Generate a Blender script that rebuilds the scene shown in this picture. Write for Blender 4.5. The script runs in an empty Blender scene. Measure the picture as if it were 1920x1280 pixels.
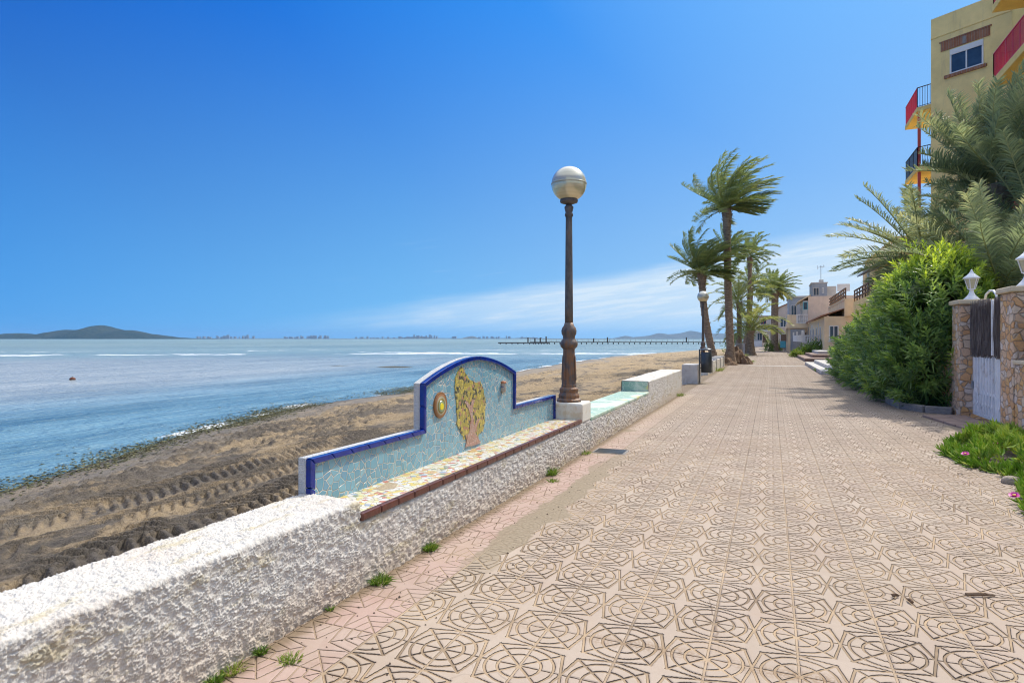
import bpy, math, random
import numpy as np
from mathutils import Vector, Matrix
random.seed(7)
rng = np.random.default_rng(7)
R = math.radians
C = bpy.context.scene.collection

# ------------------------------------------------------------------ frame of reference
# +Y runs along the promenade, +X inland, z = 0 is the paving, metres.
YAW = R(22.6)
CS, SN = math.cos(YAW), math.sin(YAW)
EYE = 1.515
FPX = 1166.0

def ground_x(px, y):
    """world X of the spot seen at photo column px when it lies at distance y along the promenade"""
    u = (px - 960) / FPX
    return y * (u * CS - SN) / (CS + u * SN)

def far(px, depth):
    """world X, Y of photo column px at a given depth from the eye"""
    xc = (px - 960) / FPX * depth
    return xc * CS - depth * SN, xc * SN + depth * CS

def up(py, depth):
    return EYE + (635 - py) / FPX * depth

def depth_of(x, y):
    return -x * SN + y * CS

def on_x(px, py, x):
    """(y, z) of a photo point lying in the plane X = x"""
    u = (px - 960) / FPX
    z_ = x / (u * CS - SN)
    return u * z_ * SN + z_ * CS, EYE + (635 - py) / FPX * z_

# ------------------------------------------------------------------ numpy noise
def _h(ix, iy, s):
    n = (ix.astype(np.int64) * 374761393 + iy.astype(np.int64) * 668265263 + s * 1442695041) & 0x7fffffff
    n = ((n ^ (n >> 13)) * 1274126177) & 0x7fffffff
    n = ((n ^ (n >> 16)) * 668265263) & 0x7fffffff
    return ((n ^ (n >> 15)) & 0xffffff) / float(0xffffff)

def vnoise(x, y, s=0):
    ix, iy = np.floor(x), np.floor(y)
    fx, fy = x - ix, y - iy
    fx = fx * fx * fx * (fx * (fx * 6 - 15) + 10)
    fy = fy * fy * fy * (fy * (fy * 6 - 15) + 10)
    a, b = _h(ix, iy, s), _h(ix + 1, iy, s)
    c, d = _h(ix, iy + 1, s), _h(ix + 1, iy + 1, s)
    return (a + (b - a) * fx) * (1 - fy) + (c + (d - c) * fx) * fy

def fbm(x, y, s=0, o=4, g=.5):
    t, a, n = 0, 1.0, 0
    for k in range(o):
        t = t + a * vnoise(x, y, s + k * 17); n += a
        x, y, a = x * 2.03 + 5.1, y * 2.03 - 3.7, a * g
    return t / n

def worley(x, y, s=0):
    ix, iy = np.floor(x), np.floor(y)
    best = np.full(np.shape(x), 9.0)
    for dx in (-1, 0, 1):
        for dy in (-1, 0, 1):
            cx, cy = ix + dx, iy + dy
            px, py = cx + _h(cx, cy, s), cy + _h(cx, cy, s + 91)
            best = np.minimum(best, (px - x) ** 2 + (py - y) ** 2)
    return np.sqrt(best)

def sm(x, a, b):
    t = np.clip((x - a) / (b - a), 0, 1)
    return t * t * (3 - 2 * t)

# ------------------------------------------------------------------ objects
def tag(o, label=None, cat=None, group=None, kind=None):
    if label: o['label'] = label
    if cat: o['category'] = cat
    if group: o['group'] = group
    if kind: o['kind'] = kind
    return o

def thing(name, label, cat, loc=(0, 0, 0), rz=0, group=None):
    o = bpy.data.objects.new(name, None)
    C.objects.link(o)
    o.location = loc; o.rotation_euler = (0, 0, rz)
    o.empty_display_size = .2
    return tag(o, label, cat, group)

def link(name, me, mat, parent=None, smooth=False, bevel=0):
    if mat is not None and not me.materials: me.materials.append(mat)
    if smooth:
        me.polygons.foreach_set('use_smooth', [True] * len(me.polygons))
    o = bpy.data.objects.new(name, me)
    C.objects.link(o)
    if parent is not None: o.parent = parent
    if bevel:
        b = o.modifiers.new('edge', 'BEVEL'); b.width = bevel; b.segments = 2; b.limit_method = 'ANGLE'
    return o

def npmesh(name, v, f, attrs=None):
    """v (n,3), f (m,4) or (m,3) arrays"""
    v = np.asarray(v, np.float32); f = np.asarray(f, np.int32)
    me = bpy.data.meshes.new(name)
    me.vertices.add(len(v)); me.vertices.foreach_set('co', v.ravel())
    k = f.shape[1]
    me.loops.add(f.size); me.loops.foreach_set('vertex_index', f.ravel())
    me.polygons.add(len(f))
    me.polygons.foreach_set('loop_start', np.arange(0, f.size, k, dtype=np.int32))
    me.polygons.foreach_set('loop_total', np.full(len(f), k, np.int32))
    me.update(calc_edges=True)
    for n, a in (attrs or {}).items():
        at = me.attributes.new(n, 'FLOAT', 'POINT'); at.data.foreach_set('value', np.asarray(a, np.float32))
    return me

def gridmesh(name, P):
    """P (a,b,3) array of points -> quads"""
    a, b = P.shape[:2]
    i = np.arange(a * b).reshape(a, b)
    f = np.stack([i[:-1, :-1], i[1:, :-1], i[1:, 1:], i[:-1, 1:]], -1).reshape(-1, 4)
    return npmesh(name, P.reshape(-1, 3), f)

class MB:
    def __init__(s): s.v, s.f = [], []
    def add(s, vs, fs, M=None):
        n = len(s.v)
        s.v += [tuple(M @ Vector(p)) if M else tuple(p) for p in vs]
        s.f += [[n + i for i in f] for f in fs]
        return s
    def box(s, x0, x1, y0, y1, z0, z1, M=None):
        v = [(x, y, z) for z in (z0, z1) for y in (y0, y1) for x in (x0, x1)]
        return s.add(v, [(0, 2, 3, 1), (4, 5, 7, 6), (0, 1, 5, 4), (2, 6, 7, 3), (0, 4, 6, 2), (1, 3, 7, 5)], M)
    def prism(s, out, z0, z1, M=None):
        """polygon out (x,y) extruded z0..z1"""
        n = len(out)
        v = [(x, y, z0) for x, y in out] + [(x, y, z1) for x, y in out]
        f = [list(range(n))[::-1], list(range(n, 2 * n))] + [(i, (i + 1) % n, n + (i + 1) % n, n + i) for i in range(n)]
        return s.add(v, f, M)
    def lathe(s, prof, n=20, M=None):
        v, f = [], []
        for r, z in prof:
            for k in range(n):
                a = 2 * math.pi * k / n
                v.append((r * math.cos(a), r * math.sin(a), z))
        for i in range(len(prof) - 1):
            for k in range(n):
                k2 = (k + 1) % n
                f.append((i * n + k, i * n + k2, (i + 1) * n + k2, (i + 1) * n + k))
        f.append(list(range(n))[::-1]); f.append([(len(prof) - 1) * n + k for k in range(n)])
        return s.add(v, f, M)
    def tube(s, pts, r, n=8, M=None):
        pts = [Vector(p) for p in pts]
        rs = r if isinstance(r, (list, tuple)) else [r] * len(pts)
        v, f = [], []
        for i, p in enumerate(pts):
            t = (pts[min(i + 1, len(pts) - 1)] - pts[max(i - 1, 0)]).normalized()
            a = t.cross(Vector((0, 0, 1)) if abs(t.z) < .95 else Vector((1, 0, 0))).normalized(); b = t.cross(a)
            for k in range(n):
                an = 2 * math.pi * k / n
                v.append(p + (a * math.cos(an) + b * math.sin(an)) * rs[i])
        for i in range(len(pts) - 1):
            for k in range(n):
                k2 = (k + 1) % n
                f.append((i * n + k, i * n + k2, (i + 1) * n + k2, (i + 1) * n + k))
        f.append(list(range(n))); f.append([(len(pts) - 1) * n + k for k in range(n)][::-1])
        return s.add(v, f, M)
    def bar(s, a, b, w, h=None, M=None):
        """rectangular bar from a to b"""
        a, b = Vector(a), Vector(b); h = h or w
        t = (b - a).normalized()
        sd = t.cross(Vector((0, 0, 1)) if abs(t.z) < .95 else Vector((1, 0, 0))).normalized(); u = sd.cross(t)
        v = [p + sd * (w / 2 * i) + u * (h / 2 * j) for p in (a, b) for i, j in ((-1, -1), (1, -1), (1, 1), (-1, 1))]
        return s.add(v, [(0, 1, 2, 3), (7, 6, 5, 4), (0, 4, 5, 1), (1, 5, 6, 2), (2, 6, 7, 3), (3, 7, 4, 0)], M)
    def build(s, name, mat, parent=None, smooth=False, bevel=0):
        me = bpy.data.meshes.new(name)
        me.from_pydata([tuple(p) for p in s.v], [], [list(f) for f in s.f])
        import bmesh
        bm = bmesh.new(); bm.from_mesh(me); bmesh.ops.recalc_face_normals(bm, faces=bm.faces); bm.to_mesh(me); bm.free()
        o = link(name, me, mat, parent, False, bevel)
        if smooth:
            for p in me.polygons: p.use_smooth = len(p.vertices) < 6
        return o

def copy_tree(o, parent=None):
    c = o.copy(); C.objects.link(c)
    if parent is not None: c.parent = parent
    for ch in list(o.children): copy_tree(ch, c)
    return c

# ------------------------------------------------------------------ materials
class S:
    def __init__(s, m, k): s.m, s.k = m, k
    def __add__(s, o): return s.m.math('ADD', s, o)
    def __radd__(s, o): return s.m.math('ADD', o, s)
    def __sub__(s, o): return s.m.math('SUBTRACT', s, o)
    def __rsub__(s, o): return s.m.math('SUBTRACT', o, s)
    def __mul__(s, o): return s.m.math('MULTIPLY', s, o)
    def __rmul__(s, o): return s.m.math('MULTIPLY', o, s)
    def __truediv__(s, o): return s.m.math('DIVIDE', s, o)
    def abs(s): return s.m.math('ABSOLUTE', s)
    def frac(s): return s.m.math('FRACT', s)
    def floor(s): return s.m.math('FLOOR', s)
    def min(s, o): return s.m.math('MINIMUM', s, o)
    def max(s, o): return s.m.math('MAXIMUM', s, o)
    def clamp(s): return s.min(1.0).max(0.0)

class Mat:
    def __init__(s, name, tree=None):
        if tree is None:
            s.mat = bpy.data.materials.new(name); s.mat.use_nodes = True
            tree = s.mat.node_tree
        s.t = tree; s.t.nodes.clear()
    def put(s, sock, v):
        if isinstance(v, S): s.t.links.new(v.k, sock)
        elif v is not None:
            if sock.type == 'RGBA' and len(v) == 3: v = (*v, 1)
            sock.default_value = v
    def n(s, t, props=None, ins=None):
        nd = s.t.nodes.new('ShaderNode' + t)
        for k, v in (props or {}).items(): setattr(nd, k, v)
        for k, v in (ins or {}).items(): s.put(nd.inputs[k], v)
        return nd
    def math(s, op, a, b=None, c=None):
        nd = s.n('Math', {'operation': op})
        for i, v in enumerate((a, b, c)):
            if v is not None: s.put(nd.inputs[i], v)
        return S(s, nd.outputs[0])
    def pos(s): return S(s, s.n('NewGeometry').outputs['Position'])
    def obj(s): return S(s, s.n('TexCoord').outputs['Object'])
    def attr(s, name): return S(s, s.n('Attribute', {'attribute_name': name}).outputs['Fac'])
    def xyz(s, v):
        nd = s.n('SeparateXYZ', None, {0: v}); return [S(s, o) for o in nd.outputs]
    def comb(s, x, y, z=0.0): return S(s, s.n('CombineXYZ', None, {0: x, 1: y, 2: z}).outputs[0])
    def vmul(s, v, k): return S(s, s.n('VectorMath', {'operation': 'MULTIPLY'}, {0: v, 1: k}).outputs[0])
    def vadd(s, v, k): return S(s, s.n('VectorMath', {'operation': 'ADD'}, {0: v, 1: k}).outputs[0])
    def noise(s, v, scale, detail=3, rough=.55, dist=0.0):
        nd = s.n('TexNoise', None, {'Vector': v, 'Scale': scale, 'Detail': detail, 'Roughness': rough, 'Distortion': dist})
        return S(s, nd.outputs[0])
    def noisec(s, v, scale, detail=2):
        return S(s, s.n('TexNoise', None, {'Vector': v, 'Scale': scale, 'Detail': detail}).outputs[1])
    def voro(s, v, scale, feature='F1', rand=1.0):
        nd = s.n('TexVoronoi', {'feature': feature}, {'Vector': v, 'Scale': scale, 'Randomness': rand})
        return nd
    def step(s, x, a, b, lo=0.0, hi=1.0):
        if a > b: a, b, lo, hi = b, a, hi, lo
        nd = s.n('MapRange', {'interpolation_type': 'SMOOTHSTEP'}, {0: x, 1: a, 2: b, 3: lo, 4: hi})
        return S(s, nd.outputs[0])
    def lin(s, x, a, b, lo=0.0, hi=1.0):
        return S(s, s.n('MapRange', {'clamp': True}, {0: x, 1: a, 2: b, 3: lo, 4: hi}).outputs[0])
    def ramp(s, f, stops, interp='LINEAR'):
        nd = s.n('ValToRGB', None, {0: f}); cr = nd.color_ramp; cr.interpolation = interp
        while len(cr.elements) < len(stops): cr.elements.new(.5)
        for e, (p, c) in zip(cr.elements, stops): e.position = p; e.color = (*c, 1)
        return S(s, nd.outputs[0])
    def mix(s, f, a, b, blend='MIX'):
        nd = s.n('Mix', {'data_type': 'RGBA', 'blend_type': blend})
        s.put(nd.inputs[0], f); s.put(nd.inputs[6], a); s.put(nd.inputs[7], b)
        return S(s, nd.outputs[2])
    def hsv(s, col, h=.5, sat=1.0, v=1.0):
        return S(s, s.n('HueSaturation', None, {'Hue': h, 'Saturation': sat, 'Value': v, 'Color': col}).outputs[0])
    def bump(s, h, dist=.01, strength=1.0, normal=None):
        return S(s, s.n('Bump', None, {'Height': h, 'Distance': dist, 'Strength': strength, 'Normal': normal}).outputs[0])
    def white(s, v):
        nd = s.n('TexWhiteNoise', None, {0: v}); return S(s, nd.outputs[0])
    def out(s, shader):
        o = s.n('OutputMaterial'); s.t.links.new(shader.k, o.inputs[0]); return s.mat
    def bsdf(s, color, rough=.7, normal=None, metal=0.0, spec=.4, **kw):
        nd = s.n('BsdfPrincipled', None, {'Base Color': color, 'Roughness': rough, 'Metallic': metal, 'Specular IOR Level': spec, 'Normal': normal})
        for k, v in kw.items(): s.put(nd.inputs[k.replace('_', ' ')], v)
        return S(s, nd.outputs[0])
    def done(s, color, rough=.7, normal=None, **kw): return s.out(s.bsdf(color, rough, normal, **kw))

def paint(name, col, rough=.6, var=.18, scale=3.0, bump=.0, bscale=60, metal=0.0, dirt=None, spec=.4):
    """a painted / plastered / metal surface with uneven tone and faint relief"""
    m = Mat(name); p = m.obj()
    a = m.noise(p, scale, 5, .65)
    c = m.mix(m.lin(a, .3, .7), tuple(k * (1 - var) for k in col), tuple(min(1, k * (1 + var * .6)) for k in col))
    if dirt:
        d = m.step(m.noise(p, scale * .7, 6, .7, .4), .52, .7)
        c = m.mix(d * .7, c, dirt)
    nrm = m.bump(m.noise(p, bscale, 3), bump) if bump else None
    return m.done(c, rough, nrm, metal=metal, spec=spec)

# ---- paving
def mat_paving():
    m = Mat('relief_paving'); P = m.pos(); x, y, z = m.xyz(P)
    warp = m.noise(P, 9.0, 2) * 0.0
    cx = (x + warp * .004 - .12) / .4; cy = (y + warp * .004 - 3.08) / .4
    a = ((cx + .5).frac() - .5).abs(); b = ((cy + .5).frac() - .5).abs()
    lo, hi = a.min(b), a.max(b)
    diag = ((a - b).abs() * .7071).max((a + b) * .5 - .405)
    r = m.math('SQRT', a * a + b * b)
    star = ((hi - .5) * .9736 + lo * .2284).abs()
    g = diag.min((r - .255).abs()).min((r - .405).abs()).min(star).min(b * 1.3)
    # pink border tiles: star with herringbone corners
    pa = (cx.frac() - .5).abs(); pb = (cy.frac() - .5).abs()
    plo, phi = pa.min(pb), pa.max(pb)
    ps = ((phi - .5) * .2425 - 0.0 + (plo - 0.0) * .9701 - .0).abs()
    ps = ((phi - .5) * .243 + plo * .97).abs()
    h1 = (((phi - .5) * .243 + (plo - .16) * .97).abs()).max(.23 - phi)
    h2 = (((phi - .5) * .243 + (plo - .30) * .97).abs()).max(.34 - phi)
    pd = ((pa - pb).abs() * .7071).max(.1 - (pa + pb) * .5)
    pj = (pb - .5).abs().min((pa - .5).abs()) * .8
    pg = ps.min(h1).min(h2).min(pd).min(pj)
    pink = m.math('LESS_THAN', x + warp * .01, -1.883) * m.math('LESS_THAN', y, 17.9)
    gn = m.noise(P, 55, 2)
    wid = m.lin(m.noise(P, 3.1, 3), .3, .7, .0125, .0185)
    gr = m.step(g - (gn - .5) * .006 - wid, .005, -.003)
    wx = m.step(a - (gn - .5) * .008, .019, .012)
    pgr = m.step(pg - (gn - .5) * .005, .011, .006)
    grooves = gr.max(wx * .75)
    groove = grooves * (1.0 - pink) + pgr * pink * .8
    # colours
    tile = m.white(m.comb((cx).floor(), (cy).floor(), 0.0))
    big = m.noise(P, .9, 5, .6); fine = m.noise(P, 160, 2, .7); mid = m.noise(P, 7, 5, .65)
    cream = m.mix(m.lin(big, .3, .7), (.335, .255, .187), (.45, .362, .28))
    cream = m.mix(m.step(tile, .35, 1.0, 0, .55), cream, (.37, .278, .215))
    patch = m.white(m.comb((cx * .34 + .2).floor(), (cy * .21 + .4).floor(), 3.0))
    cream = m.mix(m.step(patch, .7, .9) * .35, cream, (.46, .37, .29))
    pinkc = m.mix(m.lin(m.noise(P, 4, 4), .3, .7), (.35, .235, .185), (.44, .335, .275))
    pinkc = m.mix(m.lin(tile, 0, 1, 0, .4), pinkc, (.50, .31, .27))
    base = m.mix(pink * m.lin(y, 7.0, 13.0, 1.0, .12), cream, pinkc)
    crk = S(m, m.voro(m.vadd(P, m.vmul(m.noisec(P, 2.5, 4), (.35, .35, 0))), .55, 'DISTANCE_TO_EDGE').outputs['Distance'])
    crack = m.step(crk, .0045, .001) * m.step(m.noise(P, .5, 2), .5, .58)
    base = m.mix(crack * .8, base, (.15, .1, .07))
    base = m.mix(m.step(fine, .56, .72) * .35, base, (.27, .2, .15))
    base = m.mix(m.step(fine, .42, .28) * .3, base, (.56, .48, .40))
    base = m.mix(m.step(mid, .5, .76) * .45, base, (.36, .25, .165))
    base = m.mix(m.step(m.noise(P, 2.1, 6, .7), .5, .72) * .4, base, (.40, .28, .185))
    base = m.mix(m.lin(mid, .25, .75) * .2, base, (.5, .43, .35))
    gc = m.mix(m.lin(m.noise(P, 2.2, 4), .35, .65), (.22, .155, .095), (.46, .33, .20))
    gc = m.mix(m.step(y, 6.5, 12.5), gc, m.mix(m.lin(m.noise(P, 2.2, 4), .35, .65), (.085, .058, .036), (.2, .14, .088)))  # far grooves coloured darker, painting in the shade the near relief mesh gets
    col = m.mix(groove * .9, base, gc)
    # dirty transverse joint and blown sand along the border
    jy = m.step((y - 3.08 + (mid - .5) * .08).abs(), .09, .0) * m.step(m.noise(P, 2.6, 4), .3, .6) * m.step(x, -1.5, -.9)
    jy = jy.max(m.step((y - 2.28 + (mid - .5) * .1).abs(), .12, .0) * m.step(m.noise(P, 3.6, 4), .45, .65))
    col = m.mix(jy * m.step(m.noise(P, 70, 3), .35, .6) * .75, col, (.25, .16, .09))
    ax = (x + 1.80 + (m.noise(P, 1.6, 4) - .5) * .5).abs()
    run = m.step(y, 3.3, 4.2) * m.step(y, 8.5, 6.6)
    sand = m.step(m.noise(P, 3.4, 6, .62) * .5 + m.step(ax, .26, .0) * .62, .52, .62) * run
    sand = sand.max(m.step(m.noise(P, 1.1, 5) + m.step(x, -1.3, -2.3) * .14, .71, .77) * m.step(x, -.4, -1.6))
    sand = sand.max(m.step(m.noise(P, .8, 5) + m.step(x, 1.6, 3.2) * .2 + m.step((y - 12.5).abs(), 4.0, .5) * .12, .78, .86))
    sandc = m.mix(m.lin(m.noise(P, 40, 3), .3, .7), (.215, .165, .108), (.32, .26, .18))
    col = m.mix(sand * .92, col, sandc)
    # dirt along the foot of the wall
    foot = m.step(x + (mid - .5) * .12, -2.17, -2.26)
    col = m.mix(foot * .8, col, (.2, .145, .085))
    h = (0.0 - groove * (1.0 - sand * .9)) + fine * .06 + mid * .05
    n = m.bump(h, .009)
    return m.done(col, .8, n, spec=.25)

def mat_stucco(name, col=(.655, .625, .57)):
    m = Mat(name); P = m.pos(); x, y, z = m.xyz(P)
    a = m.noise(P, 5, 6, .65)
    c = m.mix(m.lin(a, .3, .7), tuple(k * .9 for k in col), col)
    low = m.step(z + (m.noise(P, 6, 4) - .5) * .26, .30, -.05)
    c = m.mix(low * .6, c, (.52, .385, .245))
    c = m.mix(m.step(m.noise(P, 2.3, 4), .5, .75) * .4, c, (.52, .42, .34))
    c = m.mix(m.step(m.noise(P, 75, 3, .6), .5, .6) * .25, c, (.56, .45, .36))
    st = m.noise(m.vmul(P, (9.0, 2.0, 9.0)), 1.0, 5, .7)
    c = m.mix(m.step(st, .53, .66) * .6, c, (.46, .38, .21))
    c = m.mix(m.step(m.noise(P, 1.4, 6, .75), .56, .7) * .3, c, (.38, .35, .31))
    return m.done(c, .85, m.bump(m.noise(P, 260, 3), .003), spec=.2)

def mat_sand():
    m = Mat('beach_sand'); P = m.pos(); x, y, z = m.xyz(P)
    S1 = m.vmul(P, (1.0, .45, 1.0))
    a = m.noise(S1, .8, 7, .66, .6); b = m.noise(S1, 3.1, 6, .7); f = m.noise(P, 34, 4, .7)
    dark = m.mix(m.lin(f, .3, .7), (.105, .087, .066), (.21, .173, .132))
    tan = m.mix(m.lin(f, .3, .7), (.34, .245, .14), (.47, .36, .225))
    farm = m.lin(y, 6, 30)
    k = m.step(a * .55 + b * .45 + farm * .10, .49, .6)
    c = m.mix(k, dark, tan)
    grey = m.mix(m.lin(f, .3, .7), (.19, .155, .11), (.31, .26, .195))
    wet = m.step(z + (b - .5) * .16, -.37, -.43)
    c = m.mix(wet * (1.0 - k * .5), c, grey)
    c = m.mix(m.step(m.noise(P, 11, 5, .75), .59, .7) * .7, c, (.07, .054, .04))
    org = m.step(m.noise(m.vmul(P, (1.0, .4, 1.0)), 2.6, 7, .75), .52, .66) * m.step(y, 26.0, 6.0)
    c = m.mix(org * .6, c, m.mix(m.lin(f, .3, .7), (.06, .052, .042), (.13, .112, .088)))
    edge = m.step(z, -.462, -.49)
    c = m.mix(edge * .7, c, (.11, .09, .065))
    n = m.bump(m.noise(P, 9, 7, .78) * 1.2 + f * .7 + m.noise(P, 120, 2) * .3, .05)
    rough = m.lin(wet, 0, 1, .9, .55)
    return m.done(c, rough, n, spec=.25)

def mat_water():
    m = Mat('sea_water'); P = m.pos(); x, y, z = m.xyz(P)
    d = m.math('SQRT', x * x + y * y)
    w = 0.0 - x - y * .1 - 8.6
    big = m.noise(m.vmul(P, (.035, .012, 1)), 1.0, 5, .6, .5)
    st = m.noise(m.vmul(P, (.42, .07, 1)), 1.0, 7, .68, .3)
    deep = m.mix(m.lin(st, .35, .65), (.03, .09, .13), (.16, .285, .34))
    turbid = m.mix(m.lin(st, .3, .7), (.26, .295, .295), (.41, .42, .39))
    turq = m.mix(m.lin(big, .35, .65), (.16, .255, .27), (.24, .335, .335))
    wob = (big - .5) * 14.0
    tm = m.step(w + wob, 7.5, 19.0) * m.step(y, 95.0, 20.0) * .9
    c = m.mix(tm, deep, turbid)
    c = m.mix(m.step(d + wob * 2.0, 60, 100), c, turq)
    # breakers over the bar and scattered white caps
    q = m.noise(m.vmul(P, (.02, .035, 1)), 1.0, 3)
    dd = d + (q - .5) * 30.0 + x * .13
    fn = m.noise(m.vmul(P, (.3, .3, 1)), 1.0, 7, .72)
    band = m.step((dd - 80.0 - (fn - .5) * 26.0).abs(), 9.0, .5); band2 = m.step((dd - 104.0 - (fn - .5) * 20.0).abs(), 7.0, .5) * .72
    gate = m.noise(m.vmul(P, (.03, .03, 1)), 1.0, 4, .65)
    band = band * m.step(gate, .36, .55); band2 = band2 * m.step(gate, .6, .45)
    foam = m.step(fn + band.max(band2) * .36, .73, .82)
    cap = m.step(m.noise(m.vmul(P, (.9, 1.8, 1)), 1.0, 5, .7) , .70, .735) * m.step(d, 16, 40)
    foam = foam.max(cap * .8)
    # lip of foam at the edge of the beach
    lip = m.step(m.attr('lip') + (m.noise(P, 1.7, 5, .7) - .5) * .9, .72, .85)
    foam = foam.max(lip * m.step(m.noise(P, .35, 2), .5, .6))
    c = m.mix(foam, c, (.8, .82, .82))
    wave = m.noise(m.vmul(P, (.55, .3, 1)), 1.0, 5, .66, .4) * 1.6 + m.noise(m.vmul(P, (2.6, 1.2, 1)), 1.0, 4, .65, .3) * .8 + m.noise(m.vmul(P, (8, 5, 1)), 1.0, 3, .6) * .22
    n = m.bump(wave, m.lin(d, 10, 200, .27, .7))
    rough = m.lin(d, 10, 300, .24, .42) + foam * .4
    return m.done(c, rough, n, spec=.5, IOR=1.33)

def mosaic(name, stops, scale, grout, gw=.05, seedoff=(0, 0, 0), rough=.3, bump=.004, warp=.0):
    m = Mat(name); p = m.vadd(m.obj(), seedoff)
    if warp: p = m.vadd(p, m.vmul(m.noisec(p, 3, 2), (warp, warp, warp)))
    v = m.voro(p, scale, 'F1'); e = S(m, m.voro(p, scale, 'DISTANCE_TO_EDGE').outputs['Distance'])
    cc = m.xyz(S(m, v.outputs['Color']))[0]
    col = m.ramp(cc, stops, 'CONSTANT')
    col = m.mix(m.lin(m.noise(p, 30, 3), .3, .7, 0, .25), col, (.3, .28, .25))
    k = m.step(e, gw, gw * .5)
    gcol = m.mix(m.lin(m.noise(p, 5, 4), .35, .65), tuple(c * .8 for c in grout), grout)
    col = m.mix(k, col, gcol)
    return m.done(col, m.lin(k, 0, 1, rough, .9), m.bump(m.step(e, 0, gw * 1.6), bump), spec=.5)

def mat_stone(name):
    m = Mat(name); p = m.vadd(m.obj(), m.vmul(m.noisec(m.obj(), 6, 2), (.07, .07, .07)))
    p = m.vmul(p, (1, 1, 1.3))
    v = m.voro(p, 6.8, 'F1'); e = S(m, m.voro(p, 6.8, 'DISTANCE_TO_EDGE').outputs['Distance'])
    cr, cg, cb = m.xyz(S(m, v.outputs['Color']))
    col = m.ramp(cr, [(0, (.80, .44, .20)), (.2, (.84, .56, .35)), (.4, (.86, .66, .46)), (.6, (.78, .52, .32)), (.75, (.87, .72, .58)), (.9, (.84, .48, .19))], 'CONSTANT')
    col = m.mix(m.lin(m.noise(p, 22, 5, .7), .3, .7, 0, .35), col, (.42, .27, .16))
    k = m.step(e, .06, .02)
    col = m.mix(k * .7, col, (.52, .40, .30))
    h = m.step(e, 0, .10) + m.noise(p, 30, 4) * .5 + cg * .5
    return m.done(col, .9, m.bump(h, .02), spec=.2)

def mat_leaf(name, lowc, midc, highc, trans=.3, rough=.45):
    m = Mat(name); t = m.attr('tint')
    c = m.ramp(t, [(0, lowc), (.5, midc), (1, highc)])
    b = m.bsdf(c, rough, None, spec=.35)
    tr = S(m, m.n('BsdfTranslucent', None, {'Color': m.hsv(c, .49, 1.1, 1.5)}).outputs[0])
    mx = m.n('MixShader', None, {0: trans, 1: b, 2: tr})
    return m.out(S(m, mx.outputs[0]))

def mat_trunk():
    m = Mat('palm_bark'); p = m.obj()
    a = m.noise(m.vmul(p, (3, 3, 9)), 1.6, 6, .7); b = m.noise(p, 1.2, 3)
    c = m.ramp(m.lin(a, .3, .7), [(0, (.12, .085, .06)), (.5, (.32, .245, .175)), (1, (.54, .44, .33))])
    c = m.mix(m.lin(b, .3, .7, 0, .35), c, (.3, .19, .125))
    return m.done(c, .95, m.bump(m.noise(m.vmul(p, (6, 6, 14)), 3, 4), .04), spec=.1)

def mat_iron():
    m = Mat('rusty_iron'); p = m.obj(); x, y, z = m.xyz(p)
    a = m.noise(m.vmul(p, (5, 5, 2.2)), 2.4, 6, .7)
    c = m.mix(m.lin(a, .35, .65), (.07, .058, .05), (.165, .14, .12))
    rust = m.step(m.noise(m.vmul(p, (5, 5, 1.8)), 3.0, 6, .75) + m.step(z, 1.15, .6) * .12, .53, .68)
    c = m.mix(rust * .85, c, (.23, .1, .035))
    return m.done(c, .55, m.bump(m.noise(p, 60, 4), .004), metal=.15, spec=.5)

def mat_globe():
    m = Mat('aged_globe'); p = m.obj(); x, y, z = m.xyz(p)
    a = m.noise(m.vmul(p, (1.2, 1.2, 26)), 1.0, 3)
    c = m.mix(m.lin(a, .3, .7), (.60, .52, .30), (.78, .70, .46))
    c = m.mix(m.step(z, -.2, .2) * .6, c, m.mix(m.lin(a, .3, .7), (.42, .43, .4), (.66, .66, .58)))  # grey upper half and level streaks: sky reflection painted into the globe colour
    return m.done(c, .22, None, metal=.35, spec=.6, Coat_Weight=.6, Coat_Roughness=.08)

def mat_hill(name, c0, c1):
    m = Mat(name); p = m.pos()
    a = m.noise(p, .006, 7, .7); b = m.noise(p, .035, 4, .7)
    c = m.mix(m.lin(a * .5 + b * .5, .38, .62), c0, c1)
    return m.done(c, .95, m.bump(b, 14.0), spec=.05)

def mat_brick(name):
    m = Mat(name); p = m.obj()
    nd = m.n('TexBrick', None, {'Vector': p, 'Color1': (.33, .115, .05, 1), 'Color2': (.42, .19, .095, 1), 'Mortar': (.36, .27, .2, 1), 'Scale': 4.0, 'Mortar Size': .02})
    c = m.mix(m.lin(m.noise(p, 8, 5), .3, .7, 0, .5), S(m, nd.outputs[0]), (.18, .08, .045))
    return m.done(c, .9, m.bump(m.noise(p, 40, 3), .01))

def mat_green_tiles():
    m = Mat('sea_green_tiles'); p = m.obj()
    v = m.voro(p, 9, 'DISTANCE_TO_EDGE'); e = S(m, v.outputs['Distance'])
    a = m.noise(p, 1.3, 4, .6, .8); b = m.noise(p, 3.2, 4, .6, .5)
    c = m.mix(m.step(a, .44, .56), (.28, .43, .33), (.56, .63, .50))
    c = m.mix(m.step(b, .6, .66), c, (.62, .6, .28)); c = m.mix(m.step(b, .36, .3), c, (.16, .42, .4))
    c = m.mix(m.step(e, .05, .02) * .6, c, (.68, .66, .58))
    return m.done(c, .6, m.bump(e, .003))

def mat_brush():
    m = Mat('heather_screen'); p = m.obj()
    a = m.noise(m.vmul(p, (60, 60, 2.2)), 1.0, 5, .7); b = m.noise(m.vmul(p, (5, 5, 1)), 1.0, 3)
    c = m.ramp(m.lin(a, .3, .7), [(0, (.15, .12, .105)), (.5, (.36, .30, .265)), (1, (.56, .5, .43))])
    c = m.mix(m.lin(b, .3, .7, 0, .4), c, (.2, .16, .13))
    return m.done(c, .95, m.bump(a, .03), spec=.1)

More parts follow.
